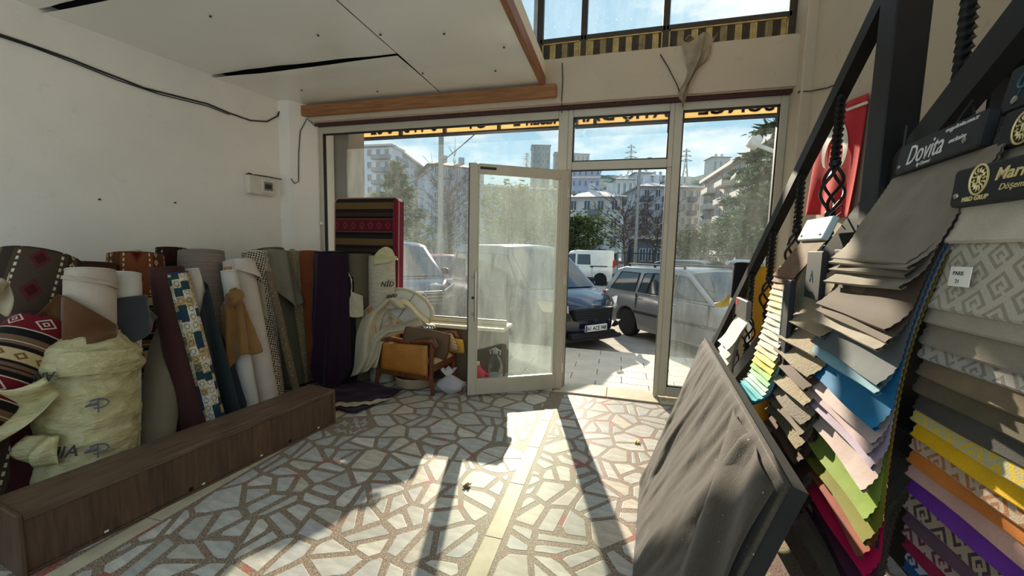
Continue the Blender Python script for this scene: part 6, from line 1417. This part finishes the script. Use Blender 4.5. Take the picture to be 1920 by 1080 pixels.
# ------------------------------------------------------------------ flag on the right wall
M_FLG = cloth('red_flag_cloth', C(196, 44, 48), 300, .08)
fg = empty('flag', (1.46, 3.36, 1.80), 0, 'red flag with white crescent and star hanging on the right wall', 'flag')
def fpnt(a, b, d=0.0):       # a from far (left) to near (right), b from top down
    y = 3.70-.60*a+.03*b; z = 2.62-.08*a-(.80-.04*a)*b+.015*math.sin(a*5+1)*b
    return Vector((1.478-.018*(1+math.sin(a*11+b*2))*(.2+b)-d-1.46, y-3.36, z-1.80))
MB().grid(lambda a, b: fpnt(a, b), 30, 24).build('flag_cloth', M_FLG, fg, smooth=70, solid=.002)
def mark(nm, pts2):
    n = len(pts2)//2
    MB().add([fpnt(a, b, .006) for a, b in pts2], [(i, i+1, 2*n-2-i, 2*n-1-i) for i in range(n-1)]).build(nm, M_CAP, fg)
cc_ = (.48, .40)
oa = [(cc_[0]+.30*math.cos(t), cc_[1]-.26*math.sin(t)) for t in [R_(-32+k*(244/24)) for k in range(25)]]; ia = [(cc_[0]+.235*math.cos(t), cc_[1]+.055-.205*math.sin(t)) for t in [R_(212-k*(244/24)) for k in range(25)]]
mark('crescent', oa+ia)
sp_ = [(.48+(.11 if k % 2 == 0 else .045)*math.cos(math.pi/2+k*.6283), .60+(.09 if k % 2 == 0 else .036)*math.sin(math.pi/2+k*.6283)) for k in range(10)]
MB().add([fpnt(.48, .60, .006)]+[fpnt(a, b, .006) for a, b in sp_], [(0, 1+k, 1+(k+1) % 10) for k in range(10)]).build('star', M_CAP, fg)
MB().tube([fpnt(-.03, -.0, .012)+Vector((0, 0, -.06)), fpnt(1.02, .0, .012)+Vector((0, 0, -.06))], .010, 8).build('hanging_rod', M_CAP, fg, smooth=50)
# ------------------------------------------------------------------ rag over the lintel and loose cables
nt_ = NM('dirty_net', .9); nt_.color(nt_.ramp(nt_.noise(nt_.coord(), 12, 5), [(.3, C(140, 124, 100)), (.7, C(186, 170, 142))])); tr = nt_.n('ShaderNodeBsdfTransparent'); ms = nt_.n('ShaderNodeMixShader'); ms.inputs[0].default_value = .22; nt_.t.links.new(nt_.b.outputs[0], ms.inputs[1]); nt_.t.links.new(tr.outputs[0], ms.inputs[2]); nt_.t.links.new(ms.outputs[0], nt_.out.inputs[0])
def rag(u, v):
    wd = .27*(1-.62*v)+.03*math.sin(v*9+u*3); x = .60+(u-.5)*wd-.04*v+.03*math.sin(v*5); z = 3.455-(.46+.12*math.sin(u*4.2+.4))*v-.03*math.sin(u*7)*(1-v); y = FY-.135-.045*math.sin(math.pi*u)*(1-.4*v)-.028*math.sin(u*13+v*6+2*nz1(u*3, v*3))*(.5+.7*v)
    return Vector((x, y, z))
rg_ = empty('hanging_rag', (.58, FY-.14, 3.44), 0, 'dirty grey net rag hanging over the white lintel', 'rag'); Or = Vector(rg_.location)
MB().grid(lambda u, v: rag(u, v)-Or, 30, 30).build('hanging_part', nt_.m, rg_, smooth=70)
MB().grid(lambda u, v: Vector((.50+.27*u, FY-.14+.16*v, 3.455+.05*math.sin(u*5+1)*math.sin(math.pi*v)+.03*math.sin(u*13)*(1-v)+.035*u))-Or, 24, 10).build('bunched_part', nt_.m, rg_, smooth=70)
def fcable(label, pts, r=.005): tag(MB().tube(pts, r, 6).build('wall_cable', M_WIRE, None, smooth=60), label, 'cable')
fcable('thin cable down the left end of the white lintel', [aty(1054, 118, FY-.135), aty(1055, 150, FY-.135), aty(1053, 185, FY-.135), aty(1053, 212, FY-.07)])
fcable('short cable from the window head across the right pier', [aty(1494, 185, FY-.05), Vector((1.415, 4.02, 2.90)), Vector((1.49, 3.97, 2.88)), Vector((1.49, 3.7, 2.80)), Vector((1.49, 3.3, 2.72))])
fcable('thin cable down the right end of the white lintel', [aty(1507, 78, FY-.14), aty(1506, 120, FY-.14), aty(1503, 170, FY-.14), aty(1500, 184, FY-.07)])
fcable('loose cable looped from the rag to the window mullion', [aty(1238, 102, FY-.135), aty(1252, 125, FY-.14), aty(1270, 160, FY-.16), aty(1278, 185, FY-.10), aty(1281, 200, FY-.03)])
